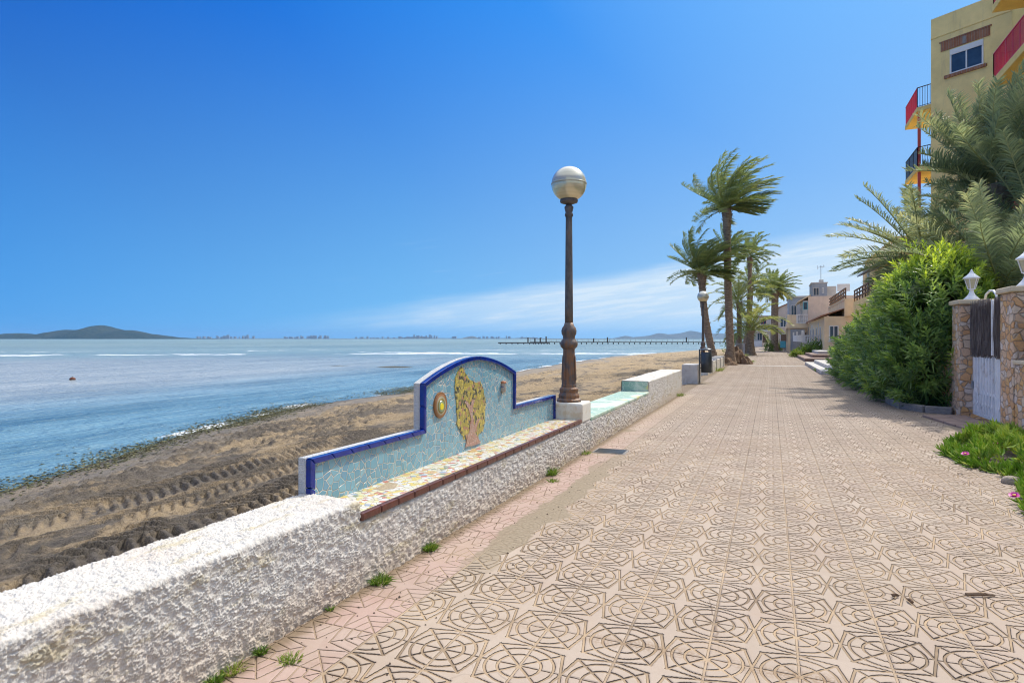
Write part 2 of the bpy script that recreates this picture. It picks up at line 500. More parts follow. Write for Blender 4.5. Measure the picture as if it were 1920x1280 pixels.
def mat_glass(name, col=(.03, .05, .07), rough=.08):
    m = Mat(name); p = m.obj()
    return m.done(m.mix(m.lin(m.noise(p, 1.5, 3), .3, .7), col, tuple(c * 1.8 for c in col)), rough, spec=.7)

def mat_plaster(name, col, streak=(.2, .16, .11), amt=.5):
    m = Mat(name); p = m.obj(); x, y, z = m.xyz(p)
    a = m.noise(p, .9, 6, .65); s_ = m.noise(m.vmul(p, (2.2, 2.2, .25)), 1.0, 5, .7)
    c = m.mix(m.lin(a, .3, .7), tuple(k * .82 for k in col), tuple(min(1, k * 1.08) for k in col))
    c = m.mix(m.step(s_, .55, .72) * amt, c, streak)
    return m.done(c, .9, m.bump(m.noise(p, 30, 4), .008), spec=.15)

M = dict(
    paving=mat_paving(), stucco=mat_stucco('white_stucco'), sand=mat_sand(), water=mat_water(),
    stone=mat_stone('peach_rubble_stone'), bark=mat_trunk(), iron=mat_iron(), globe=mat_globe(), brick=mat_brick('weathered_brick'),
    greentile=mat_green_tiles(), brush=mat_brush(), glass=mat_glass('dark_glass'), 
    bluetile=paint('cobalt_glaze', (.005, .024, .22), .12, .35, 9, .002, 20, spec=.7),
    browntile=paint('oxblood_glaze', (.11, .034, .024), .3, .35, 14, .002, 40, spec=.6),
    concrete=paint('pale_concrete', (.6, .57, .52), .85, .15, 4, .006, 70, dirt=(.4, .33, .22)),
    plinth=paint('painted_plinth', (.74, .71, .62), .7, .12, 3, .003, 50, dirt=(.55, .38, .16)),
    greycurb=paint('grey_curb', (.27, .25, .23), .9, .25, 5, .02, 30),
    slab=paint('terracotta_slab', (.3, .21, .165), .85, .25, 3, .006, 40),
    cream=paint('cream_cap', (.7, .56, .36), .75, .14, 5, .006, 50),
    whitemetal=paint('white_metal', (.86, .85, .82), .45, .1, 4, .002, 40, dirt=(.5, .42, .34)),
    white=paint('white_render', (.76, .74, .7), .8, .08, 1.5, .004, 40),
    red=paint('red_paint', (.62, .022, .03), .4, .15, 3), redpost=paint('faded_red_paint', (.6, .08, .06), .5, .15, 3),
    black=paint('black_rail', (.03, .03, .035), .4, .2, 4, metal=.3),
    steel=paint('galvanised_steel', (.42, .44, .45), .45, .15, 6, metal=.6),
    bin=paint('dark_bin_metal', (.075, .085, .09), .4, .25, 5, metal=.4),
    wood=paint('weathered_wood', (.19, .12, .075), .85, .3, 6, .01, 30),
    pierwood=paint('pier_timber', (.085, .07, .06), .9, .3, 1.5),
    pierrail=paint('pale_pier_rail', (.5, .5, .46), .8, .2, 1.0),
    tanwall=mat_plaster('tan_plaster', (.93, .69, .29), (.50, .38, .22), .5),
    yellow=mat_plaster('yellow_plaster', (.84, .60, .22), (.5, .34, .14), .3),
    soffit=mat_plaster('ochre_soffit', (.86, .60, .17), (.7, .45, .16), .3),
    orange=mat_plaster('orange_plaster', (.92, .66, .30), (.45, .26, .11), .35),
    peach=mat_plaster('peach_plaster', (.88, .69, .45), (.45, .33, .22), .3),
    beige=mat_plaster('pinkish_plaster', (.74, .60, .48), (.36, .28, .23), .35),
    greyw=mat_plaster('blue_grey_plaster', (.36, .39, .43), (.2, .2, .22), .3),
    palegrey=mat_plaster('pale_grey_plaster', (.58, .55, .50), (.42, .4, .37), .3),
    rooftile=paint('clay_roof', (.36, .17, .095), .9, .35, 6, .03, 12),
    soil=paint('garden_soil', (.2, .145, .095), .95, .35, 6, .03, 16),
    tower=paint('tower_concrete', (.36, .36, .36), .9, .15, .01),
    dryroot=paint('dry_root_fibre', (.2, .125, .075), .95, .45, 4, .06, 14, dirt=(.33, .25, .16)),
    palm=mat_leaf('palm_frond', (.065, .095, .042), (.185, .24, .08), (.44, .43, .14), .42),
    palmgrey=mat_leaf('blue_green_frond', (.085, .12, .07), (.24, .29, .145), (.54, .51, .24), .42),
    oleander=mat_leaf('oleander_leaf', (.07, .13, .055), (.25, .37, .09), (.48, .58, .09), .42, .28),
    ice=mat_leaf('ice_plant_leaf', (.11, .20, .03), (.26, .43, .05), (.52, .58, .14), .34, .35),
    grass=mat_leaf('grass_blade', (.05, .08, .02), (.12, .22, .03), (.34, .38, .1), .3),
    weed=mat_leaf('seaweed_ribbon', (.04, .04, .018), (.10, .10, .032), (.26, .23, .10), .1, .5),
    pinkpetal=paint('magenta_petal', (.72, .08, .42), .5, .2, 30), petalheart=paint('yellow_heart', (.75, .62, .12), .6),
    turq=paint('turquoise_paint', (.1, .42, .5), .5), cable=paint('rubber', (.05, .05, .05), .7),
    lampglass=paint('lantern_glass', (.62, .56, .36), .12, .1, 8, spec=.7),
    buoy=paint('rust_brown_float', (.16, .05, .02), .5, .3, 8),
)
M['mosaicblue'] = mosaic('broken_tile_blue', [(0, (.15, .36, .46)), (.25, (.18, .40, .49)), (.45, (.21, .44, .53)), (.65, (.16, .35, .47)), (.85, (.25, .46, .53))], 17, (.66, .61, .5), .042, (3, 1, 2), .2, .004, .09)
M['mosaicseat'] = mosaic('broken_tile_mixed', [(0, (.75, .72, .66)), (.2, (.72, .55, .12)), (.38, (.7, .66, .5)), (.52, (.55, .12, .07)), (.6, (.74, .72, .7)), (.7, (.66, .36, .12)), (.78, (.2, .26, .16)), (.84, (.3, .38, .5)), (.88, (.72, .68, .4)), (.95, (.6, .3, .24))], 24, (.62, .55, .42), .06, (0, 5, 1), .3)
M['mosaiccrown'] = mosaic('broken_tile_olive', [(0, (.44, .36, .05)), (.20, (.58, .45, .06)), (.38, (.035, .045, .025)), (.56, (.38, .31, .08)), (.66, (.09, .10, .03)), (.77, (.46, .22, .12)), (.88, (.62, .5, .09))], 30, (.45, .38, .16), .045, (1, 2, 7))
M['mosaictrunk'] = mosaic('broken_tile_rose', [(0, (.48, .26, .19)), (.4, (.52, .3, .24)), (.7, (.42, .2, .15)), (.9, (.5, .34, .28))], 30, (.55, .42, .32), .05, (4, 2, 9))

# ------------------------------------------------------------------ shore, sea, ground
SHY = np.array([-80, -6, 0, 4.9, 9.1, 14.9, 20.3, 33.4, 47.6, 72.6, 110, 150, 200, 400, 14000])
SHX = np.array([-40, -6.2, -7.1, -9.3, -11.2, -13.0, -13.0, -13.9, -15.7, -16.4, -12.3, -8, -2.5, 8, 500])
def shore(y): return np.interp(y, SHY, SHX)
SEA = -.5

def beach_z(x, y):
    xs = shore(y); xw = -2.75
    t = (x - xs) / (xw - xs)
    n_lo = fbm(x * .5, y * .3, 3, 4) - .5
    wig = (fbm(x * .55 + 9, y * .55, 5, 5) - .5)
    base = np.where(t > 0, SEA + .30 * np.clip(t, 0, 2) ** .75, SEA + (x - xs) * .055)
    z = base + wig * .10 * (.35 + sm(t, -.05, .3)) + n_lo * .06
    act = sm(t, .02, .22)
    # ploughed ridges lying along the shore
    across = (x - xs)
    ridge = fbm(across * 1.5, y * .22, 11, 4) - .5
    clod = fbm(x * 6, y * 4.2, 21, 4) - .5
    rough = .35 + 1.5 * sm(fbm(x * .7, y * .3, 31, 4), .38, .62)
    lumps = np.clip(.55 - worley(x * 7 + clod * 2, y * 6, 61), -.1, .5)
    intrack = np.zeros_like(x)
    for x0, wid in ((-5.35, .48), (-4.25, .44), (-7.0, .40), (-6.2, .3)):
        xc = x0 + .18 * np.sin(y * .35 + x0) - .05 * y * (x0 < -6); intrack = np.maximum(intrack, sm(np.abs((x - xc) / wid), 1.35, .95))
    rough = rough * (1 - .75 * intrack)
    z = z + act * (ridge * .15 * (1 - .6 * intrack) + rough * (clod * .085 + lumps * .05 + (fbm(x * 17, y * 15, 71, 3) - .5) * .03))
    # chevron prints of a tractor tyre, in three runs
    for x0, wid, pitch, k in ((-5.35, .48, .165, 1.0), (-4.25, .44, .165, .9), (-7.0, .40, .16, .6), (-6.2, .3, .16, .5)):
        xc = x0 + .18 * np.sin(y * .35 + x0) - .05 * y * (x0 < -6)
        d = (x - xc) / wid
        ph = (y / pitch + np.abs(d) * 1.5 + .5 * (d > 0)) % 1.0
        lug = sm(ph, 0, .07) * sm(ph, .55, .42)
        inside = sm(np.abs(d), 1.05, .9) * sm(fbm(x * .9 + 3, y * .7, 91, 4), .22, .42)
        z = z + inside * k * (lug * .08 - .042) * (.75 + .5 * (vnoise(x * 9, y * 9, 41)))
    # weedy bar awash off the shore
    bx, by = far(737, 44)
    rr = (((x - bx) * CS + (y - by) * SN) / 1.7) ** 2 + ((-(x - bx) * SN + (y - by) * CS) / .75) ** 2
    bx2, by2 = far(640, 46)
    r2 = (((x - bx2) * CS + (y - by2) * SN) / 1.5) ** 2 + ((-(x - bx2) * SN + (y - by2) * CS) / .3) ** 2
    z = np.maximum(z, SEA + .07 - .12 * rr + wig * .08)
    z = np.maximum(z, SEA + .03 - .10 * r2 + wig * .06)
    return z

ys = [-6.0]
while ys[-1] < 118: ys.append(ys[-1] + max(.026, .0042 * abs(ys[-1])) if ys[-1] > .5 else ys[-1] + .12)
ys = np.array(ys)
u = np.concatenate([np.linspace(0, .55, 230, endpoint=False), np.linspace(.55, 1.0, 130, endpoint=False), np.linspace(1.0, 1.5, 40), [1.9, 2.6]])
YY, UU = np.meshgrid(ys, u, indexing='ij')
XX = -2.735 + (shore(YY) + 2.735) * UU
ZZ = beach_z(XX, YY)
ZZ[:, 0] = np.minimum(ZZ[:, 0], -.12)
o = link('beach', gridmesh('beach', np.stack([XX, YY, ZZ], -1)), M['sand'], smooth=True)
tag(o, kind='structure')
# off-shore patch carrying the weedy bar
bx, by = far(690, 45)
gx, gy = np.meshgrid(np.linspace(-5.5, 5.5, 160), np.linspace(-2.2, 2.2, 60), indexing='ij')
px_, py_ = bx + gx * CS - gy * SN, by + gx * SN + gy * CS
pz_ = np.minimum(beach_z(px_, py_), SEA + .12)
pz_ = np.where((np.abs(gx) > 5.3) | (np.abs(gy) > 2.1), SEA - .3, pz_)
o = link('sandbar', gridmesh('sandbar', np.stack([px_, py_, pz_], -1)), paint('dark_weed_bank', (.07, .065, .04), .9, .4, 4, .03, 12), smooth=True)
tag(o, kind='structure')

sy = np.unique(np.concatenate([np.linspace(-60, 0, 20), np.linspace(0, 40, 160), np.linspace(40, 130, 120), np.geomspace(130, 13000, 40)]))
ss = np.concatenate([[-6, -3, -2], np.linspace(-1.5, 2.0, 50), np.geomspace(2.3, 13000, 60)])
YY, SS = np.meshgrid(sy, ss, indexing='ij')
XX = shore(YY) - SS
o = link('sea', gridmesh('sea', np.stack([XX, YY, np.full_like(XX, SEA)], -1)), M['water'], smooth=True)
at = o.data.attributes.new('lip', 'FLOAT', 'POINT')
at.data.foreach_set('value', np.exp(-((SS - .15) / .55) ** 2).astype(np.float32).ravel())
tag(o, kind='structure')

g = MB()
g.add([(-2.74, -60, -.03), (-2.74, 112, -.03), (1, 200, -.03), (16, 420, -.03), (520, 13000, -.03), (13000, 13000, -.03), (13000, -60, -.03)], [tuple(range(7))[::-1]])
o = g.build('ground', M['soil']); tag(o, kind='structure')
PZ = -.007
g = MB()
g.add([(-2.6, -6, PZ), (3.42, -6, PZ), (3.42, 16, PZ), (2.9, 27, PZ), (2.35, 40, PZ), (2.2, 62, PZ), (2.1, 85, PZ), (.9, 104, PZ), (.6, 128, PZ), (-5, 128, PZ), (-3.0, 90, PZ), (-2.6, 60, PZ)], [tuple(range(12))])
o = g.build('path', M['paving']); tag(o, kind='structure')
# the near paving, its relief pressed into the mesh
yy = [1.3]
while yy[-1] < 13: yy.append(yy[-1] + .0017 * max(yy[-1], 1.9))
yy = np.array(yy); cc = np.linspace(0, 1, 900)
YY, TT = np.meshgrid(yy, cc, indexing='ij')
XX = -2.32 + (np.minimum(.40 * YY + .9, 3.2) + 2.32) * TT
cx, cy = (XX - .12) / .4, (YY - 3.08) / .4
fr = lambda v: v - np.floor(v)
a, b = np.abs(fr(cx + .5) - .5), np.abs(fr(cy + .5) - .5)
lo, hi = np.minimum(a, b), np.maximum(a, b); r = np.hypot(a, b)
gd = np.minimum.reduce([np.maximum(np.abs(a - b) * .7071, (a + b) * .5 - .405), np.abs(r - .255), np.abs(r - .405), np.abs((hi - .5) * .9736 + lo * .2284), b * 1.3, a * .75])
pa, pb = np.abs(fr(cx) - .5), np.abs(fr(cy) - .5); plo, phi = np.minimum(pa, pb), np.maximum(pa, pb)
pgd = np.minimum.reduce([np.abs((phi - .5) * .243 + plo * .97), np.maximum(np.abs((phi - .5) * .243 + (plo - .16) * .97), .23 - phi), np.maximum(np.abs((phi - .5) * .243 + (plo - .30) * .97), .34 - phi), np.maximum(np.abs(pa - pb) * .7071, .1 - (pa + pb) * .5), np.abs(pb - .5) * .8, np.abs(pa - .5) * .8])
wear = fbm(XX * 1.3, YY * 1.3, 81, 4); rag = (vnoise(XX * 90, YY * 90, 82) - .5) * .005
dep = np.where(XX < -1.88, sm(pgd + rag, .014, .004) * .6, sm(gd + rag, .022, .0105)) * (.5 + .9 * wear)
dep *= 1 - .85 * sm(np.abs(XX + 1.80 + (fbm(XX * 1.6, YY * 1.6, 83, 3) - .5) * .5), .3, .1) * sm(YY, 3.3, 4.3) * sm(YY, 8.6, 7)
dep *= sm(YY, 12.8, 7.5)
tl = (_h(np.floor(cx), np.floor(cy), 5) - .5) * .0022
ZZ = -.0062 * dep + tl * sm(gd, 0, .03) * sm(YY, 12.8, 9) + (fbm(XX * 30, YY * 30, 84, 3) - .5) * .0012
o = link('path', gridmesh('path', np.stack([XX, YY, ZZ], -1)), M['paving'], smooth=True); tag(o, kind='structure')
g = MB(); g.add([(-1.2, 37.6, -.002), (2.4, 37.6, -.002), (2.4, 38.1, -.002), (-1.2, 38.1, -.002)], [(0, 1, 2, 3)]); o = g.build('path', M['concrete']); tag(o, kind='structure')

# weed cast up along the waterline (too many ribbons to count)
pts = []
for k in range(15000):
    y = rng.uniform(4.6, 30) if k % 4 else rng.uniform(4.6, 14)
    dens = vnoise(np.array([y * .55]), np.array([.5]), 77)[0]
    if dens < .18 or rng.random() > dens * 1.3: continue
    wdt = (.15 + .75 * dens)
    x = shore(y) + .05 + rng.normal(0, wdt * .75) + .25 * (vnoise(np.array([y * .9]), np.array([4.5]), 78)[0] - .5)
    pts.append((x, y))
for k in range(700):
    y = rng.uniform(12, 45); pts.append((shore(y) - abs(rng.normal(0, .8)), y))
pts = np.array(pts); n = len(pts)
z0 = np.maximum(beach_z(pts[:, 0], pts[:, 1]), SEA) + rng.uniform(-.005, .012, n)
an = rng.uniform(0, 2 * np.pi, n); L = rng.uniform(.03, .10, n); w_ = rng.uniform(.008, .022, n) * (1 + pts[:, 1] * .02)
L = L * (1 + pts[:, 1] * .015)
dx, dy = np.cos(an), np.sin(an)
P0 = np.stack([pts[:, 0], pts[:, 1], z0], -1); T = np.stack([dx * L, dy * L, rng.uniform(-.004, .006, n)], -1); N = np.stack([-dy * w_, dx * w_, rng.uniform(-.003, .003, n)], -1)
V = np.stack([P0 - N, P0 + T * .5 - N + [0, 0, .01], P0 + T, P0 + T * .5 + N + [0, 0, .01], P0 + N, P0 + N], 1)[:, :5]
V4 = np.stack([V[:, 0], V[:, 1], V[:, 2], V[:, 3]], 1).reshape(-1, 3)
F = np.arange(n * 4).reshape(n, 4)
o = link('seaweed', npmesh('seaweed', V4, F, {'tint': np.repeat(np.clip(rng.normal(.45, .25, n), 0, 1), 4)}), M['weed'])
tag(o, 'olive green seaweed thrown up in a band along the waterline', 'seaweed', kind='stuff')

# ------------------------------------------------------------------ sea wall
def stucco_run(name, y0, y1, h, parent, fine=.0045, amp=.0085, xf=-2.3, xb=-2.74, k0=1.0, lump=1.0, zb=-.03):
    """white roughcast wall with a rounded top, relief modelled in the mesh"""
    r = .022
    prof = []
    def push(x, z, nx, nz): prof.append((x, z, nx, nz))
    zz = np.arange(zb, h - r, fine)
    for z in zz: push(xf, z, 1, 0)
    for t in np.linspace(0, math.pi / 2, max(4, int(r * 1.57 / fine))): push(xf - r + r * math.cos(t), h - r + r * math.sin(t), math.cos(t), math.sin(t))
    for x in np.arange(xf - r - fine, xb + r, -fine): push(x, h, 0, 1)
    for t in np.linspace(math.pi / 2, math.pi, max(4, int(r * 1.57 / fine))): push(xb + r + r * math.cos(t), h - r + r * math.sin(t), math.cos(t), math.sin(t))
    for z in np.linspace(h - r, -.5, 14)[1:]: push(xb, z, -1, 0)
    prof = np.array(prof)
    s = np.concatenate([[0], np.cumsum(np.hypot(np.diff(prof[:, 0]), np.diff(prof[:, 1])))])
    yy = [y0]
    while yy[-1] < y1: yy.append(yy[-1] + fine * max(1.0, k0 * yy[-1] / 2.2))
    yy[-1] = y1; yy = np.array(yy)
    YY, SS = np.meshgrid(yy, s, indexing='ij')
    wx = (fbm(YY * 40, SS * 40, 5, 2) - .5) * .8
    cell = .0092 * lump
    b1 = 1 - worley(YY / cell + wx, SS / cell + wx * .7, 9)
    b2 = fbm(YY / .03, SS / .03, 15, 4)
    top = sm(prof[:, 3], .3, 1)[None, :]
    d = amp * ((np.clip(b1, -.2, 1) * 1.6) * (.5 + 1.0 * sm(b2, .35, .62)) + (b2 - .5) * 1.0) * (1 - .2 * top)
    d = d + np.random.default_rng(3).normal(0, .0009, d.shape) * min(1, amp / .0058)
    d = d + .012 * (fbm(YY * 3, SS * 3, 2, 3) - .5)
    d = d * sm(YY, y0 - .001, y0 + .006) * sm(YY, y1 + .001, y1 - .006)
    Pm = np.stack([prof[None, :, 0] + prof[None, :, 2] * d, YY, prof[None, :, 1] + prof[None, :, 3] * d], -1)
    me = gridmesh(name, Pm)
    a, b = Pm.shape[:2]
    o = link(name, me, M['stucco'], parent, smooth=False)
    return o

def end_caps(name, ys_, h, parent, mat, xf=-2.3, xb=-2.74):
    g = MB()
    for y, dr in ys_: g.box(xb + .004, xf - .004, y - (.012 if dr > 0 else -.002), y + (.002 if dr < 0 else .012) - .012 * (dr > 0) , -.5, h - .006)
    return g.build(name, mat, parent, bevel=.02)

near = thing('parapet_wall', 'low white roughcast wall nearest the camera, running up to the mosaic bench', 'wall', (0, 0, 0))
stucco_run('wall_body', -.6, 3.125, .535, near, .0039, .0058)
g = MB(); g.box(-2.735, -2.305, 3.09, 3.122, -.5, .525); g.build('wall_end', M['stucco'], near, bevel=.02)

bench = thing('mosaic_bench', 'bench built into the wall with a humped backrest of broken blue tiles picturing a tree', 'bench', (0, 0, 0))
stucco_run('bench_base', 3.125, 8.33, .408, bench, .0047, .0058, k0=1.1)
XP = -2.672                        # plane of the tile picture
LOWZ, EDGE, PEAK = .767, 1.145, 1.345
HY0, HY1, BY0, BY1 = 4.469, 6.486, 3.10, 7.885
def crest(k=15):
    out = []
    for i in range(k + 1):
        t = i / k * 2 - 1
        out.append((HY0 + (HY1 - HY0) * i / k, EDGE + (PEAK - EDGE) * (1 - abs(t) ** 1.75)))
    return out
line = [(BY0, .40), (BY0, LOWZ), (HY0, LOWZ)] + crest() + [(HY1, LOWZ), (BY1, LOWZ), (BY1, .40)]
def inset(line, w):
    out = []
    n = len(line)
    for i, (y, z) in enumerate(line):
        def nrm(a, b):
            dy, dz = b[0] - a[0], b[1] - a[1]; l = math.hypot(dy, dz); return (dz / l, -dy / l)
        ns = []
        if i > 0: ns.append(nrm(line[i - 1], line[i]))
        if i < n - 1: ns.append(nrm(line[i], line[i + 1]))
        nx, nz = sum(a[0] for a in ns), sum(a[1] for a in ns); l = math.hypot(nx, nz); nx, nz = nx / l, nz / l
        c = nx * ns[0][0] + nz * ns[0][1]
        out.append((y + nx * w / c, z + nz * w / c))
    return out
inner = inset(line, .040)
# core of the backrest, white roughcast behind the tiles
g = MB()
def yz_prism(g, poly, x0, x1):
    n = len(poly)
    g.add([(x0, y, z) for y, z in poly] + [(x1, y, z) for y, z in poly],
          [tuple(range(n)), tuple(range(n, 2 * n))[::-1]] + [(i, (i + 1) % n, n + (i + 1) % n, n + i) for i in range(n)])
yz_prism(g, [(BY0, -.4)] + line[1:-1] + [(BY1, -.4)], -2.748, -2.692)
core = g.build('backrest', paint('white_roughcast', (.78, .77, .74), .9, .1, 4, .03, 110), bench)
g = MB()
pan = inset(line, .028)
yz_prism(g, pan, -2.692, XP); g.build('backrest_tiles', M['mosaicblue'], bench)
# glazed blue edging laid piece by piece
g = MB()
for i in range(len(line) - 1):
    (a, b), (c, d) = (line[i], line[i + 1]), (inner[i], inner[i + 1])
    L = math.hypot(b[0] - a[0], b[1] - a[1])
    k = max(1, round(L / .2))
    gp = .0025 / L
    for j in range(k):
        t0, t1 = j / k + gp, (j + 1) / k - gp
        if 3 <= i < 3 + 15 and i % 2: t0 = j / k
        if 3 <= i < 3 + 15 and not i % 2: t1 = (j + 1) / k
        lp = lambda p, q, t: (p[0] + (q[0] - p[0]) * t, p[1] + (q[1] - p[1]) * t)
        q4 = [lp(a, b, t0), lp(a, b, t1), lp(c, d, t1), lp(c, d, t0)]
        yz_prism(g, q4, -2.691, -2.645)
g.build('blue_edging', M['bluetile'], bench, bevel=.006)
# seat
g = MB(); g.box(-2.672, -2.318, 3.122, 7.885, .395, .452)
g.build('seat', M['mosaicseat'], bench)
g = MB()
y = 3.128
while y < 7.87:
    g.box(-2.328, -2.281, y + .001, min(y + .2, 7.88) - .001, .409, .458); y += .2
g.build('seat_edging', M['browntile'], bench, bevel=.012)
# the tiled picture
def picture(name, pts, mat, t, px0=780, py0=660, k=6.4):
    poly = [on_x(px0 + a / k, py0 + b / k, XP) for a, b in pts]
    g = MB(); yz_prism(g, poly[::-1], XP - .002, XP + t); return g.build(name, mat, bench)
def wob(pts, k=4, amp=7):
    out = []
    for i in range(len(pts)):
        a, b = pts[i], pts[(i + 1) % len(pts)]
        for j in range(k):
            t = j / k; out.append((a[0] + (b[0] - a[0]) * t + random.uniform(-amp, amp), a[1] + (b[1] - a[1]) * t + random.uniform(-amp, amp)))
    return out
crown_px = [(545, 180), (600, 260), (640, 330), (700, 365), (770, 355), (800, 430), (825, 560), (825, 800), (800, 930), (735, 1000), (690, 1020), (620, 1050), (570, 1040), (520, 930), (480, 860), (490, 760), (485, 600), (465, 450), (465, 330), (490, 250), (520, 190)]
picture('tile_tree_crown', wob(crown_px), M['mosaiccrown'], .006)
trunk_px = [(585, 1140), (600, 1040), (635, 940), (648, 800), (628, 690), (575, 600), (600, 575), (645, 640), (672, 560), (695, 575), (668, 700), (680, 800), (690, 880), (740, 790), (760, 800), (715, 920), (700, 960), (730, 1010), (770, 1088), (690, 1112)]
picture('tile_tree_trunk', wob(trunk_px, 3, 4), M['mosaictrunk'], .009)
yc, zc = on_x(824.5, 759, XP)
for i, (rad, col) in enumerate(((.115, (.27, .12, .04)), (.098, (.36, .17, .07)), (.083, (.42, .36, .22)), (.066, (.25, .2, .05)), (.05, (.28, .36, .2)), (.031, (.8, .66, .02)))):
    g = MB(); g.lathe([(rad, 0), (rad, .012 + i * .004), (rad * .93, .016 + i * .004)], 28, Matrix.Translation((XP, yc - i * .004, zc - .002 * i)) @ Matrix.Rotation(R(90), 4, 'Y'))
    o = g.build('sun_disc' if i == 0 else 'sun_ring', paint('sun_glaze', col, .25, .15, 20, spec=.6), bench if i == 0 else sun0)
    if i == 0: sun0 = o; o['label'] = 'round ceramic sun in brown and yellow rings'
fy, fz = on_x(941, 720, XP); fy2, fz2 = on_x(940, 736, XP)
g = MB(); g.lathe([(.012, -.05), (.03, -.03), (.034, .0), (.02, .03), (.026, .05), (.012, .075)], 12, Matrix.Translation((XP + .015, fy, (fz + fz2) / 2)))
fig = g.build('ceramic_figure', paint('figure_glaze', (.42, .36, .3), .3, .3, 40), bench, smooth=True)
g = MB(); g.lathe([(.005, 0), (.03, .005), (.03, .02), (.012, .03)], 12, Matrix.Translation((XP + .02, fy, fz + .006)))
g.build('figure_head', paint('figure_red', (.5, .2, .1), .3), fig, smooth=True)
g = MB(); g.box(XP + .001, XP + .03, fy - .025, fy + .025, fz - .045, fz - .02); g.build('figure_sash', M['bluetile'], fig, bevel=.005)
# a lost patch of seat tiling
g = MB(); pp = [(700 + a / 3.2 - 160, 640 + b / 3.2) for a, b in ((520, 885), (600, 842), (660, 852), (640, 880), (560, 892))]
poly = []
for a, b in pp:
    u_ = (a - 960) / FPX; Z_ = (EYE - .453) * FPX / (b - 635); xc = u_ * Z_; poly.append((xc * CS - Z_ * SN, xc * SN + Z_ * CS))
g.prism(poly, .450, .4535); g.build('seat_patch', paint('bare_mortar', (.42, .33, .22), .95, .2, 20, .01, 60), bench)

# plinth and lamps
plinth = MB(); plinth.box(-2.765, -2.285, 7.892, 8.325, .40, .664)
o = plinth.build('lamp_plinth', M['plinth'], bevel=.025)
tag(o, 'painted concrete plinth block between the two tiled benches, stained with rust', 'plinth')

def make_lamp():
    t = thing('street_lamp', '', 'street lamp')
    g = MB(); g.lathe([(.172, 0), (.172, .028), (.142, .05), (.146, .085), (.122, .13), (.13, .15), (.13, .175), (.104, .2), (.106, .225), (.099, .235), (.08, .69), (.083, .72)], 12)
    g.build('base', M['iron'], t, bevel=.006)
    g = MB()
    for k in range(6):
        a = k * math.pi / 3
        g.add([(.094, -.022, .29), (.094, .022, .29), (.082, .018, .62), (.082, -.018, .62), (.104, -.022, .29), (.104, .022, .29), (.09, .018, .62), (.09, -.018, .62)],
              [(4, 5, 6, 7), (0, 1, 5, 4), (1, 2, 6, 5), (2, 3, 7, 6), (3, 0, 4, 7)], Matrix.Rotation(a, 4, 'Z'))
    g.build('relief_panel', M['iron'], t, bevel=.004)
    g = MB(); g.lathe([(.083, .715), (.113, .745), (.12, .775), (.118, .80), (.1, .83), (.084, .85), (.082, .885), (.1, .92), (.104, .96), (.092, 1.0), (.07, 1.03), (.058, 1.07)], 24); g.build('collar', M['iron'], t, smooth=True)
    g = MB(); g.lathe([(.056, 1.06), (.055, 1.3), (.044, 2.49), (.044, 2.5), (.056, 2.52), (.056, 2.545), (.047, 2.56), (.05, 2.58), (.062, 2.63), (.058, 2.65), (.04, 2.66), (.04, 2.68)], 20); g.build('pole', M['iron'], t, smooth=True)
    g = MB(); g.lathe([(.045, 2.675), (.115, 2.70), (.122, 2.72), (.118, 2.745), (.1, 2.75)], 24); g.build('globe_seat', M['iron'], t, smooth=True)
    prof = [(.239 * math.cos(a), 2.952 + .239 * math.sin(a)) for a in np.linspace(-1.15, 1.555, 26)]
    me = MB(); me.lathe([(r, z - 2.952) for r, z in prof], 40); gl = me.build('globe', M['globe'], t, smooth=True); gl.location.z = 2.952
    g = MB(); g.lathe([(.2385, -.012), (.2425, -.01), (.2425, .01), (.2385, .012)], 40); rb = g.build('globe_band', paint('globe_rim', (.45, .42, .3), .3, .1, 4, metal=.3), gl, smooth=True)
    return t
lamp = make_lamp()
lamp.location = (-2.535, 8.105, .664)
tag(lamp, 'tall rusty iron lamp with a big silvery globe, standing on the plinth beside the bench')
l2 = copy_tree(lamp); l2.location = (-2.66, 27.5, .35); tag(l2, 'street lamp with a globe rising right behind the dark litter bin')
l3 = copy_tree(lamp); l3.location = (*far(1367, 38.3), .3); l3.location.y += 6; l3.location.x = ground_x(1367.3, l3.location.y); tag(l3, 'far street lamp half hidden by the trunk of the tallest palm')
for l in (lamp, l2, l3): l['group'] = 'globe street lamps along the sea wall'
g = MB(); g.box(-2.9, -2.42, 27.28, 27.72, -.3, .35); tag(g.build('lamp_plinth', M['plinth'], bevel=.02), 'low block under the lamp behind the litter bin', 'plinth')
g = MB(); g.box(l3.location.x - .22, l3.location.x + .22, l3.location.y - .22, l3.location.y + .22, -.3, .3); tag(g.build('lamp_plinth', M['plinth'], bevel=.02), 'low block under the farthest lamp, behind the tallest palm', 'plinth')

green = thing('tiled_bench', 'backless bench with a pale sea green tiled seat just beyond the lamp plinth', 'bench')
stucco_run('bench_base', 8.33, 12.76, .392, green, .0075, .006, xb=-2.86, k0=.5)
g = MB(); g.box(-2.87, -2.287, 8.332, 12.757, .385, .437); g.build('seat', M['greentile'], green, bevel=.012)
blk = thing('parapet_wall', 'higher white wall block at the end of the green tiled bench', 'wall')
stucco_run('wall_body', 12.76, 17.8, .65, blk, .009, .005, xb=-2.86, k0=.4)
g = MB(); g.box(-2.85, -2.31, 12.752, 12.79, .42, .64); g.build('end_tiles', M['greentile'], blk, bevel=.01)
g = MB(); g.box(-2.85, -2.305, 17.75, 17.796, -.3, .64); g.build('wall_end', M['stucco'], blk, bevel=.02)
g = MB(); g.box(-2.80, -2.27, 21.75, 22.75, -.3, .645); o = g.build('concrete_block', M['concrete'], bevel=.025)
tag(o, 'short white concrete block standing alone before the litter bin', 'block')

